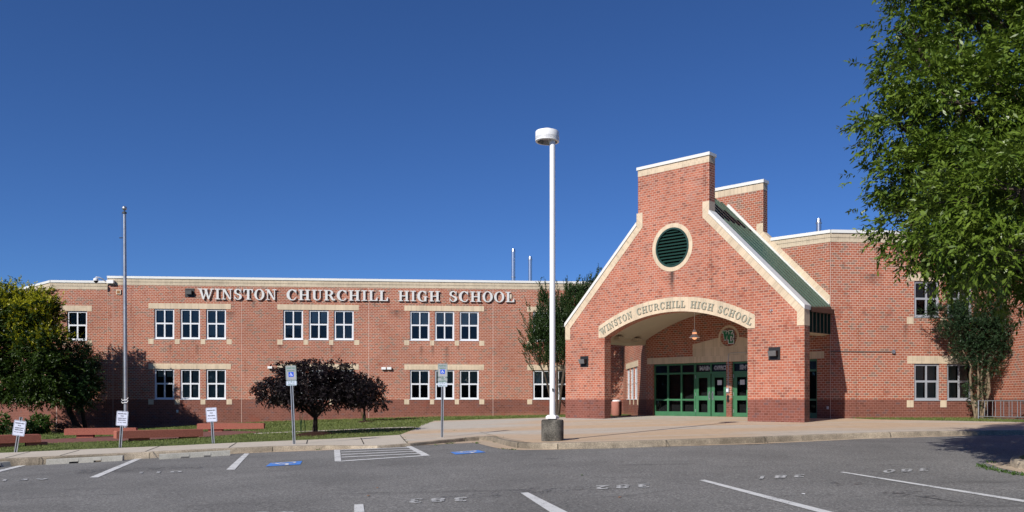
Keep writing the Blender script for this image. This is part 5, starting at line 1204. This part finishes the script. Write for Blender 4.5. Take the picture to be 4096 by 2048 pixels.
def branch(m, p0, p1, r0, r1, wob=0.08, n=5):
    p0, p1 = Vector(p0), Vector(p1); L = (p1-p0).length; pts = []; rr = []
    for k in range(n+1):
        t_ = k/n; q = p0.lerp(p1, t_)
        if 0 < k < n: q += Vector((random.uniform(-1, 1), random.uniform(-1, 1), random.uniform(-.5, .5)))*wob*L*0.5
        pts.append(q); rr.append(r0+(r1-r0)*t_)
    m.tube(pts, rr, 8); return pts

# ---- big shade tree at the right edge
base = Vector((10.4, 15.6, G(10.4, 24)-0.15)); base.z = A_(10.4, 15.6)
T = tree('shade_tree', tuple(base), 'large leafy green shade tree filling the upper right corner', 'tree')
Yt = 15.6
blobs = [blob_px(3655, 150, 15.5, 90, 75), blob_px(3590, 110, 15.5, 35, 30), blob_px(3700, 290, 15.2, 150, 105), blob_px(3610, 400, 15.3, 75, 55), blob_px(3615, 520, 15.3, 140, 120), blob_px(3600, 680, 15.5, 120, 90), blob_px(3670, 890, 15.4, 150, 85), blob_px(3710, 1000, 15.2, 130, 60), blob_px(3590, 780, 15.5, 70, 45),
         blob_px(3900, 90, 16, 200, 160), blob_px(3780, 60, 15.8, 90, 70), blob_px(3850, 420, 14.6, 220, 170), blob_px(3850, 680, 14.4, 210, 120), blob_px(3850, 900, 14.4, 190, 100), blob_px(3960, 1040, 14.6, 170, 90), blob_px(4080, 1110, 15, 160, 110), blob_px(3820, 1060, 15, 110, 55),
         blob_px(4060, 380, 15, 230, 240), blob_px(4200, 650, 15, 260, 240), blob_px(4200, 950, 15, 200, 180), blob_px(4350, 800, 16, 280, 320), blob_px(4300, 300, 16, 280, 280), blob_px(3900, 950, 12.6, 120, 80), blob_px(4030, 1000, 12.3, 130, 90), blob_px(3830, 800, 12.9, 140, 95), blob_px(4080, 760, 12.2, 200, 180),
         blob_px(3890, -150, 16, 330, 180), blob_px(4200, -250, 17, 400, 300), blob_px(4500, 1000, 17, 300, 220), (10.6, 18.5, 4.5, 3.0, 2.0, 1.8), (10.8, 13.2, 4.6, 2.4, 1.6, 1.7)]
m = MB(); crot = base+Vector((0.0, 0, 2.2)); m.tube([base+Vector((0, 0, -0.2)), base+Vector((0, 0, .3)), base+Vector((.03, .05, 1.3)), crot], [0.42, 0.30, 0.25, 0.22], 14)
part(m, 'trunk', 'bark', T, True)
m = MB()
for bb in blobs:
    c = Vector(bb[:3]); mid = crot.lerp(c, 0.45)+Vector((0, 0, 0.5)); branch(m, crot, mid, 0.10, 0.06); e2 = branch(m, mid, c, 0.06, 0.025)
    for _ in range(9):
        d = Vector((random.gauss(0, 1), random.gauss(0, 1), random.gauss(0, .7))).normalized(); branch(m, c+d*0.05, c+Vector((d.x*bb[3], d.y*bb[4], d.z*bb[5]))*0.6, 0.020, 0.006)
part(m, 'limbs', 'bark', T)
def boughs(bl, nb, per, sxy, sz, fill, inner=0.72):
    """flattened clumps of sprays layered over each other, plus a loose fill"""
    pc, dc = shell(bl, nb, inner); p = np.repeat(pc, per, 0) + rng.normal(size=(nb*per, 3))*np.array([sxy, sxy, sz]); d = np.repeat(dc, per, 0)
    p[:, 2] -= 0.25/sxy*0.3*((p[:, :2]-np.repeat(pc, per, 0)[:, :2])**2).sum(1)
    pf, df = shell(bl, fill, 0.25); return np.concatenate([p, pf]), np.concatenate([d, df])
p, d = boughs(blobs, 1500, 12, 0.20, 0.07, 5000)
dd = unit(d*0.9+0.45*rng.normal(size=d.shape)+np.array([0, 0, 0.05]))
C, D, Nn, L, Wl = sprays(p, dd, 10, 0.27, 0.125, 0.044, droop=0.6, jit=0.38)
leaf_mesh('crown', rel(C, T), D, Nn, L, Wl, 'leaf', T)

# ---- golden tree and dark tree at the left
Yg = 43.0; bs = hit(312, 1728, G); base = Vector((bs[0], 44.6, G(bs[0], 44.6))); base.x = (322-CX)/FOC*44.6
T = tree('golden_rain_tree', tuple(base), 'broad tree with yellow tinged top leaves at the left edge', 'tree')
m = MB(); t0 = P3(268, 1610, 44.9); t1 = P3(225, 1510, 45.1); m.tube([base+Vector((.1, 0, -.2)), P3(300, 1690, 44.7), P3(280, 1650, 44.8), t0, t1, P3(160, 1400, 45.2)], [0.24, 0.16, 0.14, 0.12, 0.09, 0.04], 12)
part(m, 'trunk', 'darkbark', T, True)
gb = [blob_px(200, 1480, 43.2, 75, 70), blob_px(235, 1560, 43.3, 50, 35), blob_px(170, 1380, 43.2, 80, 60), blob_px(120, 1560, 43.2, 90, 40), blob_px(70, 1260, 43.8, 120, 85), blob_px(150, 1290, 44.2, 62, 70), blob_px(20, 1205, 44.2, 80, 45), blob_px(110, 1190, 44.4, 55, 30), blob_px(195, 1235, 44.4, 25, 22), blob_px(-60, 1280, 43.8, 130, 120), blob_px(60, 1390, 43.6, 140, 100), blob_px(170, 1395, 44.2, 65, 75), blob_px(100, 1490, 43.8, 150, 75), blob_px(215, 1490, 44.4, 70, 75), blob_px(-80, 1470, 43.8, 140, 90), blob_px(150, 1555, 44.2, 110, 40), blob_px(20, 1545, 44.2, 90, 40)]
m = MB()
for bb in gb:
    c = Vector(bb[:3]); branch(m, t1, c, 0.09, 0.03, 0.15)
    for _ in range(7):
        d_ = Vector((random.gauss(0, 1), random.gauss(0, 1), random.gauss(0, .7))).normalized(); branch(m, c, c+Vector((d_.x*bb[3], d_.y*bb[4], d_.z*bb[5]))*0.9, 0.025, 0.008)
part(m, 'limbs', 'darkbark', T)
p, d = boughs(gb, 420, 10, 0.32, 0.12, 1400); dd = unit(d*0.7+0.6*rng.normal(size=d.shape)+np.array([0, 0, -0.1]))
C, D, Nn, L, Wl = sprays(p, dd, 11, 0.42, 0.17, 0.075, droop=0.35)
leaf_mesh('crown', rel(C, T), D, Nn, L, Wl, 'goldleaf', T)
sel = (p[:, 2] > 1.9+2.2*rng.random(len(p))) & (d[:, 2] > -0.45); p2 = p[sel]; d2 = d[sel]
p2 = p2 + d2*0.14
C, D, Nn, L, Wl = sprays(p2, unit(d2*0.5+0.35*rng.normal(size=d2.shape)+np.array([0, 0, 0.7])), 12, 0.36, 0.12, 0.06, droop=0.0)
leaf_mesh('flower_panicles', rel(C, T), D, Nn, L, Wl, 'flower', T)
base = P3(345, 1725, 45.2); base.z = G(base.x, base.y)
T = tree('dark_evergreen_tree', tuple(base), 'small dark evergreen tree between the golden tree and the flagpole', 'tree')
m = MB(); m.tube([base+Vector((0, 0, -.1)), P3(330, 1650, 45.2), P3(318, 1550, 45.2), P3(310, 1420, 45.2)], [0.12, 0.09, 0.07, 0.03], 10); part(m, 'trunk', 'darkbark', T, True)
db = [blob_px(300, 1430, 44.3, 50, 45), blob_px(350, 1440, 44.3, 35, 35), blob_px(320, 1520, 44.1, 65, 60), blob_px(355, 1560, 44.3, 35, 45), blob_px(270, 1575, 44.1, 70, 35), blob_px(320, 1605, 44.3, 44.1, 22), blob_px(335, 1400, 44.3, 18, 18), blob_px(368, 1478, 44.3, 14, 18)]
p, d = shell(db, 1700, 0.3); dd = unit(d+0.4*rng.normal(size=d.shape)+np.array([0, 0, 0.15]))
C, D, Nn, L, Wl = sprays(p, dd, 12, 0.36, 0.12, 0.05, droop=0.1)
leaf_mesh('crown', rel(C, T), D, Nn, L, Wl, 'darkleaf', T)

# ---- purple maples
base = P3(1260, 1737, 31.0); bz = hit(1260, 1737, G); base = Vector((bz[0], bz[1], G(*bz))); Ym = base.y
T = tree('purple_maple', tuple(base), 'wide dark purple maple behind the left wheelchair sign, spreading low over the lawn', 'tree')
cr = P3(1262, 1672, Ym)
m = MB(); m.tube([base+Vector((0, 0, -.1)), base+Vector((0, 0, .06)), P3(1261, 1700, Ym), cr, P3(1266, 1640, Ym), P3(1268, 1590, Ym)], [0.15, 0.105, 0.09, 0.075, 0.05, 0.02], 12)
for tip, md in (((1195, 1600), (1235, 1645)), ((1320, 1580), (1290, 1640)), ((1150, 1590), (1222, 1640)), ((1390, 1570), (1300, 1620)), ((1240, 1560), (1250, 1620)), ((1180, 1520), (1230, 1600)), ((1350, 1510), (1300, 1590))):
    m.tube([cr, P3(*md, Ym-.1), P3(*tip, Ym+random.uniform(-.8, .8))], [0.055, 0.04, 0.015], 8)
part(m, 'trunk', 'darkbark', T, True)
pb = [blob_px(1180, 1480, Ym, 75, 32, .8), blob_px(1330, 1480, Ym, 65, 32, .8), blob_px(1250, 1500, Ym-.3, 110, 50, 1.1), blob_px(1120, 1560, Ym-.3, 85, 45, 1.0), blob_px(1350, 1540, Ym, 85, 55, 1.1), blob_px(1210, 1560, Ym-.6, 110, 60, 1.2), blob_px(1310, 1590, Ym-.5, 90, 42, 1.1),
      blob_px(1080, 1580, Ym, 50, 30, .7), blob_px(1170, 1598, Ym+.2, 70, 22, .9), blob_px(1215, 1622, Ym, 28, 14, .5), blob_px(1120, 1470, Ym, 22, 12, .3), blob_px(1390, 1462, Ym, 22, 12, .3), blob_px(1235, 1452, Ym, 20, 10, .3), blob_px(1052, 1560, Ym, 26, 12, .3), blob_px(1420, 1560, Ym, 70, 50, 1.0), blob_px(1410, 1592, Ym, 55, 24, .7), blob_px(1250, 1540, Ym+.8, 130, 50, .6), blob_px(1130, 1520, Ym, 55, 28, .6), blob_px(1385, 1505, Ym, 40, 25, .5)]
p, d = shell(pb, 2700, 0.45); dd = unit(d*np.array([1, 1, .5])+0.5*rng.normal(size=d.shape)+np.array([0, 0, -0.05]))
C, D, Nn, L, Wl = sprays(p, dd, 12, 0.20, 0.085, 0.05, droop=0.35, jit=0.6)
leaf_mesh('crown', rel(C, T), D, Nn, L, Wl, 'purple', T)
bz = hit(1457, 1687, G); base = Vector((bz[0], bz[1], G(*bz))); Ys = base.y
T = tree('purple_maple', tuple(base), 'small thin purple maple right of the wide one, close to the wall', 'tree')
m = MB(); m.tube([base+Vector((0, 0, -.1)), P3(1459, 1665, Ys), P3(1456, 1640, Ys), P3(1458, 1615, Ys), P3(1462, 1560, Ys)], [0.085, 0.06, 0.05, 0.045, 0.02], 10)
for tip, md in (((1420, 1620), (1445, 1624)), ((1500, 1615), (1475, 1636)), ((1430, 1570), (1450, 1610)), ((1490, 1560), (1465, 1600))): m.tube([P3(1457, 1640, Ys), P3(*md, Ys), P3(*tip, Ys)], [0.04, 0.03, 0.012], 8)
part(m, 'trunk', 'darkbark', T, True)
pb = [blob_px(1440, 1530, Ys, 45, 28, .8), blob_px(1485, 1545, Ys, 38, 30, .7), blob_px(1520, 1560, Ys, 22, 16, .5), blob_px(1440, 1600, Ys, 45, 22, .8), blob_px(1510, 1612, Ys, 45, 18, .7), blob_px(1470, 1580, Ys, 45, 22, .8), blob_px(1400, 1570, Ys, 40, 36, .8), blob_px(1440, 1508, Ys, 16, 10, .3)]
p, d = shell(pb, 750, 0.35); dd = unit(d*np.array([1, 1, .5])+0.5*rng.normal(size=d.shape))
C, D, Nn, L, Wl = sprays(p, dd, 11, 0.26, 0.12, 0.065, droop=0.35, jit=0.6)
leaf_mesh('crown', rel(C, T), D, Nn, L, Wl, 'purple', T)

# ---- crape myrtles
Yc = 48.2; bx_ = (2228-CX)/FOC*Yc; base = Vector((bx_, Yc, G(bx_, Yc)))
T = tree('crape_myrtle', tuple(base), 'tall upright dark green multi stemmed tree left of the entrance gable', 'tree')
m = MB()
for path in (((2232, 1655), (2240, 1600), (2250, 1500), (2275, 1350)), ((2224, 1655), (2215, 1590), (2195, 1480), (2170, 1330)), ((2226, 1655), (2228, 1560), (2228, 1400), (2225, 1250)), ((2220, 1655), (2195, 1560), (2180, 1500), (2130, 1400)), ((2234, 1655), (2245, 1560), (2262, 1450), (2320, 1250))):
    m.tube([P3(*path[0], Yc)-Vector((0, 0, .1))]+[P3(*q_, Yc+random.uniform(-.3, .3)) for q_ in path[1:]], [0.085, 0.065, 0.05, 0.02], 8)
part(m, 'trunk', 'bark', T, True)
cb = [blob_px(2190, 1290, Yc, 45, 95), blob_px(2145, 1340, Yc, 30, 65), blob_px(2180, 1425, Yc, 42, 50), blob_px(2250, 1300, Yc, 60, 110), blob_px(2310, 1240, Yc, 65, 90), blob_px(2360, 1200, Yc+.6, 55, 70), blob_px(2240, 1400, Yc, 55, 70), blob_px(2125, 1405, Yc, 22, 25), blob_px(2170, 1200, Yc, 15, 30), blob_px(2285, 1185, Yc, 20, 30), blob_px(2385, 1150, Yc+.6, 15, 30)]
p, d = shell(cb, 4200, 0.25); dd = unit(d*0.45+0.25*rng.normal(size=d.shape)+np.array([0, 0, 1.0]))
tips = []
for x0, y0, x1, y1 in ((2180, 1230, 2160, 1135), (2195, 1220, 2180, 1140), (2240, 1220, 2232, 1150), (2130, 1290, 2110, 1215), (2115, 1350, 2090, 1265), (2110, 1390, 2083, 1335), (2120, 1430, 2086, 1375), (2140, 1460, 2098, 1420), (2260, 1200, 2262, 1145), (2280, 1180, 2270, 1130), (2320, 1190, 2330, 1135), (2345, 1160, 2362, 1110), (2385, 1130, 2393, 1080), (2400, 1120, 2408, 1095), (2150, 1500, 2110, 1450), (2190, 1200, 2165, 1160), (2225, 1200, 2212, 1165), (2300, 1170, 2310, 1125)):
    a_, b_ = np.array(P3(x0, y0, Yc)), np.array(P3(x1, y1, Yc))
    for t_ in np.linspace(0, 1, 12): tips.append((a_*(1-t_)+b_*t_+rng.normal(size=3)*0.06*(1.2-t_), unit(b_-a_)))
p = np.concatenate([p, np.array([t_[0] for t_ in tips])]); dd = np.concatenate([dd, unit(np.array([t_[1] for t_ in tips])+0.25*rng.normal(size=(len(tips), 3)))])
C, D, Nn, L, Wl = sprays(p, dd, 14, 0.34, 0.09, 0.048, droop=-0.15, spread=0.8)
leaf_mesh('crown', rel(C, T), D, Nn, L, Wl, 'myrtle', T)
Yc = 34.9; bx_ = (3912-CX)/FOC*Yc; base = Vector((bx_, Yc, G(bx_, Yc)+.1))
T = tree('crape_myrtle', tuple(base), 'crape myrtle with pale bare stems rising in front of the right hand windows', 'tree')
m = MB()
for path in (((3900, 1660), (3888, 1600), (3880, 1500), (3885, 1465), (3850, 1400)), ((3912, 1660), (3935, 1580), (3948, 1500), (3965, 1410)), ((3920, 1660), (3930, 1600), (3925, 1540), (3930, 1400)), ((3926, 1660), (3945, 1600), (3955, 1500), (3950, 1380)), ((3930, 1660), (3958, 1560), (3952, 1470), (4000, 1380)), ((3906, 1660), (3912, 1600), (3914, 1500), (3905, 1350))):
    yy = Yc+random.uniform(-.25, .25); m.tube([P3(*path[0], yy)-Vector((0, 0, .25))]+[P3(*q_, yy) for q_ in path], [0.06, 0.055]+[0.05, 0.042, 0.034, 0.02][:len(path)-1], 8)
part(m, 'trunk', 'tanbark', T, True)
cb = [blob_px(3870, 1320, Yc, 110, 60), blob_px(3960, 1330, Yc, 110, 60), blob_px(3800, 1270, Yc, 70, 45), blob_px(3900, 1240, Yc, 120, 60), blob_px(4020, 1270, Yc, 110, 60), blob_px(3870, 1400, Yc, 60, 45), blob_px(3960, 1410, Yc, 75, 50), blob_px(4040, 1370, Yc, 65, 40), blob_px(3895, 1450, Yc, 40, 22), blob_px(3960, 1475, Yc, 45, 16), blob_px(3900, 1560, Yc, 28, 45), blob_px(3905, 1610, Yc, 18, 16), blob_px(3730, 1245, Yc, 40, 14)]
p, d = shell(cb, 4200, 0.25); dd = unit(d*0.8+0.4*rng.normal(size=d.shape)+np.array([0, 0, 0.25]))
C, D, Nn, L, Wl = sprays(p, dd, 13, 0.26, 0.07, 0.035, droop=0.05)
leaf_mesh('crown', rel(C, T), D, Nn, L, Wl, 'myrtle2', T)

# ---- bushes, mulch and spiky plants
def bush(bl, n, lab, mat='bush', ls=0.10, name='bush', grp='clipped bushes at the left wall'):
    c = bl[0]; bz_ = G(c[0], c[1]); T = empty(name, (c[0], c[1], bz_), lab, 'bush', grp)
    m = MB()
    for bb in bl:
        for _ in range(6): branch(m, (c[0], c[1], bz_-.05), (bb[0]+random.uniform(-.6, .6)*bb[3], bb[1]+random.uniform(-.6, .6)*bb[4], bb[2]+random.uniform(-.2, .6)*bb[5]), 0.02, 0.006)
    part(m, 'stems', 'darkbark', T)
    p, d = shell(bl, n, 0.5); C, D, Nn, L, Wl = sprays(p, unit(d+0.4*rng.normal(size=d.shape)), 8, 0.16, ls, ls*0.6, droop=0.1); leaf_mesh('foliage', rel(C, T), D, Nn, L, Wl, mat, T)
bush([blob_px(160, 1692, 42, 42, 28), blob_px(155, 1712, 42, 34, 22)], 420, 'round bright green bush against the wall left of the leaning trunk')
bush([blob_px(5, 1688, 42, 25, 30), blob_px(-10, 1712, 42, 25, 22)], 300, 'green bush cut by the left edge behind the left sign')
bush([blob_px(95, 1712, 41, 35, 20), blob_px(60, 1718, 41, 22, 16)], 300, 'low dark bush between the two taller green bushes', 'darkleaf')
bush([blob_px(245, 1716, 44, 26, 10)], 160, 'low dark purplish shrub between the bushes and the tree trunk', 'purple')
def mound(px, py, rx, ry, h, yy=None):
    c = hit(px, py, G); Y = c[1]; rxm = rx*Y/FOC; m = MB(); c_ = Vector((c[0], c[1], G(*c)))
    n = 22; rings = []
    for r_, hh in ((1.0, -0.03), (0.85, 0.35), (0.55, 0.8), (0.2, 1.0)):
        rings.append([Vector((c[0]+math.cos(2*math.pi*k/n)*rxm*r_*(1+.08*math.sin(k*2.3)), c[1]+math.sin(2*math.pi*k/n)*ry*r_, 0)) for k in range(n)])
        for q_ in rings[-1]: q_.z = G(q_.x, q_.y)+h*hh
    for a, b in zip(rings, rings[1:]):
        for k in range(n): j = (k+1) % n; m.face([a[k], a[j], b[j], b[k]])
    m.face(rings[-1]); tag(m.build('mulch_bed', 'mulch', None, True), kind='structure')
mound(1258, 1738, 75, 1.1, 0.10); mound(1460, 1689, 38, 0.8, 0.08); mound(2225, 1660, 38, 0.5, 0.12); mound(3915, 1670, 70, 0.35, 0.12); mound(200, 1724, 110, 0.6, 0.06)
def spiky(px, py, hpx, n, lab, mat='darkleaf'):
    b = hit(px, py, G); Y = b[1]; s = Y/FOC; T = empty('spiky_plant', (b[0], b[1], G(*b)), lab, 'plant', 'tall sword leaved plants')
    for k in range(n):
        h = hpx*s*random.uniform(.7, 1); dx = random.uniform(-.16, .10)*h*1.3; dy = random.uniform(-.1, .1)
        m = MB(); w = 0.017; o_ = Vector((b[0]+random.uniform(-.03, .03), b[1], G(*b)))
        q0, q1, q2 = o_, o_+Vector((dx*.4, dy*.4, h*.55)), o_+Vector((dx, dy, h))
        m.face([q0-Vector((w*.5, 0, 0)), q0+Vector((w*.5, 0, 0)), q1+Vector((w, 0, 0)), q1-Vector((w, 0, 0))]); m.face([q1-Vector((w, 0, 0)), q1+Vector((w, 0, 0)), q2])
        part(m, 'leaf_blade', mat, T)
spiky(1204, 1731, 92, 4, 'fan of sword shaped leaves in the mulch left of the wide maple trunk'); spiky(1220, 1730, 74, 2, 'thin pair of sword leaves right beside the maple trunk')
spiky(1452, 1684, 54, 4, 'short sword leaved plant at the foot of the small thin maple', 'bush')

# ---- grass blades on the lawns
def in_poly(px_, py_, poly):
    x, y = px_, py_; c = np.zeros(len(x), bool)
    for (x0, y0), (x1, y1) in zip(poly, poly[1:]+poly[:1]):
        c ^= ((y0 > y) != (y1 > y)) & (x < (x1-x0)*(y-y0)/((y1-y0) or 1e-9)+x0)
    return c
def Gv(x, y): return np.array([G(a, b) for a, b in zip(x, y)])
lawn2 = [(x, y) for x, y in plaza_edge] + [(10.9, 35.75), (17.5, 36.2), (17.5, plaza_edge[0][1])]
lawnF = side_top[::-1][1:] + [hit(1640, 1724), hit(1672, 1712)] + Hs([(1740, 1683.5), (2200, 1670), (2260, 1670)]) + [(-1.2, 51), (-32, 48.7), (-40, 54), (-40, 25)]
pathA = Hs([(1676, 1711), (1560, 1713.5), (1273, 1725.5), (1022, 1736), (1012, 1733.5), (1273, 1722.5), (1560, 1710), (1650, 1707.5)])
def blades(name, poly, n, h, excl, near=None, mat='blade', lab='mown green lawn grass'):
    xs = [p[0] for p in poly]; ys = [p[1] for p in poly]
    y = min(ys)+(max(ys)-min(ys))*rng.random(n*3)**1.6; x = min(xs)+(max(xs)-min(xs))*rng.random(n*3)
    ok = in_poly(x, y, poly) & (x/y > -0.75)
    for e_ in excl: ok &= ~in_poly(x, y, e_)
    x, y = x[ok][:n], y[ok][:n]; k = len(x); C = np.stack([x, y, Gv(x, y)-0.004], 1)
    D = unit(np.stack([rng.normal(size=k)*.5, rng.normal(size=k)*.5, np.ones(k)], 1)); Nn = unit(np.stack([rng.normal(size=k), rng.normal(size=k), np.zeros(k)], 1))
    s = np.clip(y/30, .8, 1.6)
    return tag(leaf_mesh(name, C, D, Nn, h*(.6+.8*rng.random(k))*s, 0.018*s*(.7+.6*rng.random(k)), mat), kind='stuff')
blades('grass', lawnF, 60000, 0.055, [brickpl, pathA]); blades('grass', lawn2, 5000, 0.06, [])

# ---- weeds at the island and kerb corner
MT['weed'] = MT['bush']
def weeds(pts, S, n, h, lab):
    C = []; 
    for px, py in pts:
        b = hit(px, py, S)
        for _ in range(n): C.append((b[0]+random.gauss(0, .06), b[1]+random.gauss(0, .05), 0))
    C = np.array(C); C[:, 2] = [S(a, b) for a, b in C[:, :2]]
    k = len(C); D = unit(np.stack([rng.normal(size=k)*.8, rng.normal(size=k)*.8, np.ones(k)*.8], 1)); Nn = unit(rng.normal(size=(k, 3)))
    return tag(leaf_mesh('weeds', C, D, Nn, h*(.5+rng.random(k)), 0.02*(.6+rng.random(k)), 'bush'), kind='stuff')
weeds([(3917, 1864), (3925, 1866), (3935, 1868), (3942, 1872), (3950, 1875), (3958, 1879), (3985, 1882), (3995, 1884), (4010, 1888), (4020, 1890), (4035, 1893), (4050, 1896), (4060, 1897), (4075, 1900), (4090, 1902), (3963, 1852)], A_, 16, 0.06, '')
weeds([(1900, 1772), (1910, 1774), (1789, 1776), (1810, 1774), (1980, 1770), (2015, 1797), (2050, 1800), (2000, 1752), (1745, 1781), (145, 1855), (130, 1855), (1270, 1800)], A_, 14, 0.05, '')
weeds([(1610, 1752), (1617, 1760), (1625, 1768), (1820, 1722), (1990, 1747), (2003, 1750)], G, 9, 0.03, '')
# litter and fallen leaves
def scrap(px, py, w, mat, name, lab, cat):
    b = hit(px, py, A_); m = MB(); z0 = A_(*b)+0.008; n = 9; pts = []
    for k in range(n): r_ = w*random.uniform(.6, 1.1); pts.append(Vector((b[0]+r_*math.cos(2*math.pi*k/n), b[1]+r_*1.6*math.sin(2*math.pi*k/n), z0+random.uniform(0, w*.35))))
    c_ = Vector((b[0], b[1], z0+w*.4))
    for k in range(n): m.face([pts[k], pts[(k+1) % n], c_])
    o = m.build(name, mat); tag(o, lab, cat)
scrap(3214, 1979, 0.035, 'litter', 'paper_scrap', 'crumpled white scrap of paper lying on the asphalt', 'litter')
scrap(2328, 1902, 0.03, 'bush', 'fallen_leaf', 'green fallen leaf cluster on the asphalt in front of the lamp', 'leaf')
scrap(1473, 1985, 0.03, 'deadleaf', 'fallen_leaf', 'dry brown leaf on the asphalt above the short stall line', 'leaf')
scrap(2479, 1991, 0.03, 'deadleaf', 'fallen_leaf', 'dry brown leaf just below the painted number 382', 'leaf')
scrap(1510, 1953, 0.025, 'deadleaf', 'fallen_leaf', 'small orange leaf in the middle of the asphalt, left of centre', 'leaf')

# ------------------------------------------------------------------ bicycle rack
r0 = Vector(((3914-CX)/FOC*34.6, 34.6, 0)); dr = Vector((0.5, -0.87, 0)).normalized(); zr = G(r0.x, r0.y)
e = empty('bicycle_rack', (r0.x, r0.y, zr), 'low galvanised bicycle rack with upright bars in front of the right wall', 'bicycle rack')
zt3 = -0.03; zb3 = zr+0.12
def rp(u, z, o=0): q_ = r0+dr*u+Vector((-dr.y, dr.x, 0))*o; return Vector((q_.x, q_.y, z))
m = MB(); m.tube([rp(0, zr, 0), rp(0, zt3, 0), rp(0.03, zt3+0.015, 0)], 0.032, 10); part(m, 'end_post', 'galv', e, True)
m = MB(); m.tube([rp(0, zt3, 0), rp(3.0, zt3, 0)], 0.024, 10); part(m, 'top_rail', 'galv', e, True)
m = MB(); m.tube([rp(0.05, zb3, 0), rp(3.0, zb3, 0)], 0.022, 10); m.tube([rp(0.05, zr+.03, 0.1), rp(3.0, zr+.03, 0.1)], 0.022, 10); part(m, 'bottom_rail', 'galv', e, True)
for k in range(8):
    for off in (0, 0.13):
        u = 0.28+k*0.36+off
        m = MB(); m.tube([rp(u, zb3, 0), rp(u, zt3, 0)], 0.013, 8); part(m, 'upright_bar', 'galv', e, True)
m = MB(); m.tube([rp(1.95, zt3-.01, 0), rp(1.98, zt3-.12, -.04), rp(2.04, zt3-.14, -.04), rp(2.06, zt3-.02, 0)], 0.022, 8); tag(part(m, 'padlock', 'blackmetal', e), 'small dark lock left hanging on the top rail')

# ------------------------------------------------------------------ woods far behind the camera (seen only mirrored in the windows)
n = 9000; u_ = rng.random(n); x = np.where(u_ < 0.62, -92+u_/0.62*190, rng.uniform(-96, -84, n)); y = np.where(u_ < 0.62, rng.uniform(-78, -66, n), -75+(u_-0.62)/0.38*112); z = rng.random(n)*(10.5+2.0*np.sin(x*0.11)+1.5*np.sin(x*.31))-1.5
C = np.stack([x, y, z], 1); D = unit(rng.normal(size=(n, 3))); Nn = unit(rng.normal(size=(n, 3)))
tag(leaf_mesh('distant_woods', C, D, Nn, np.full(n, 2.6), np.full(n, 1.8), 'darkleaf'), kind='stuff')
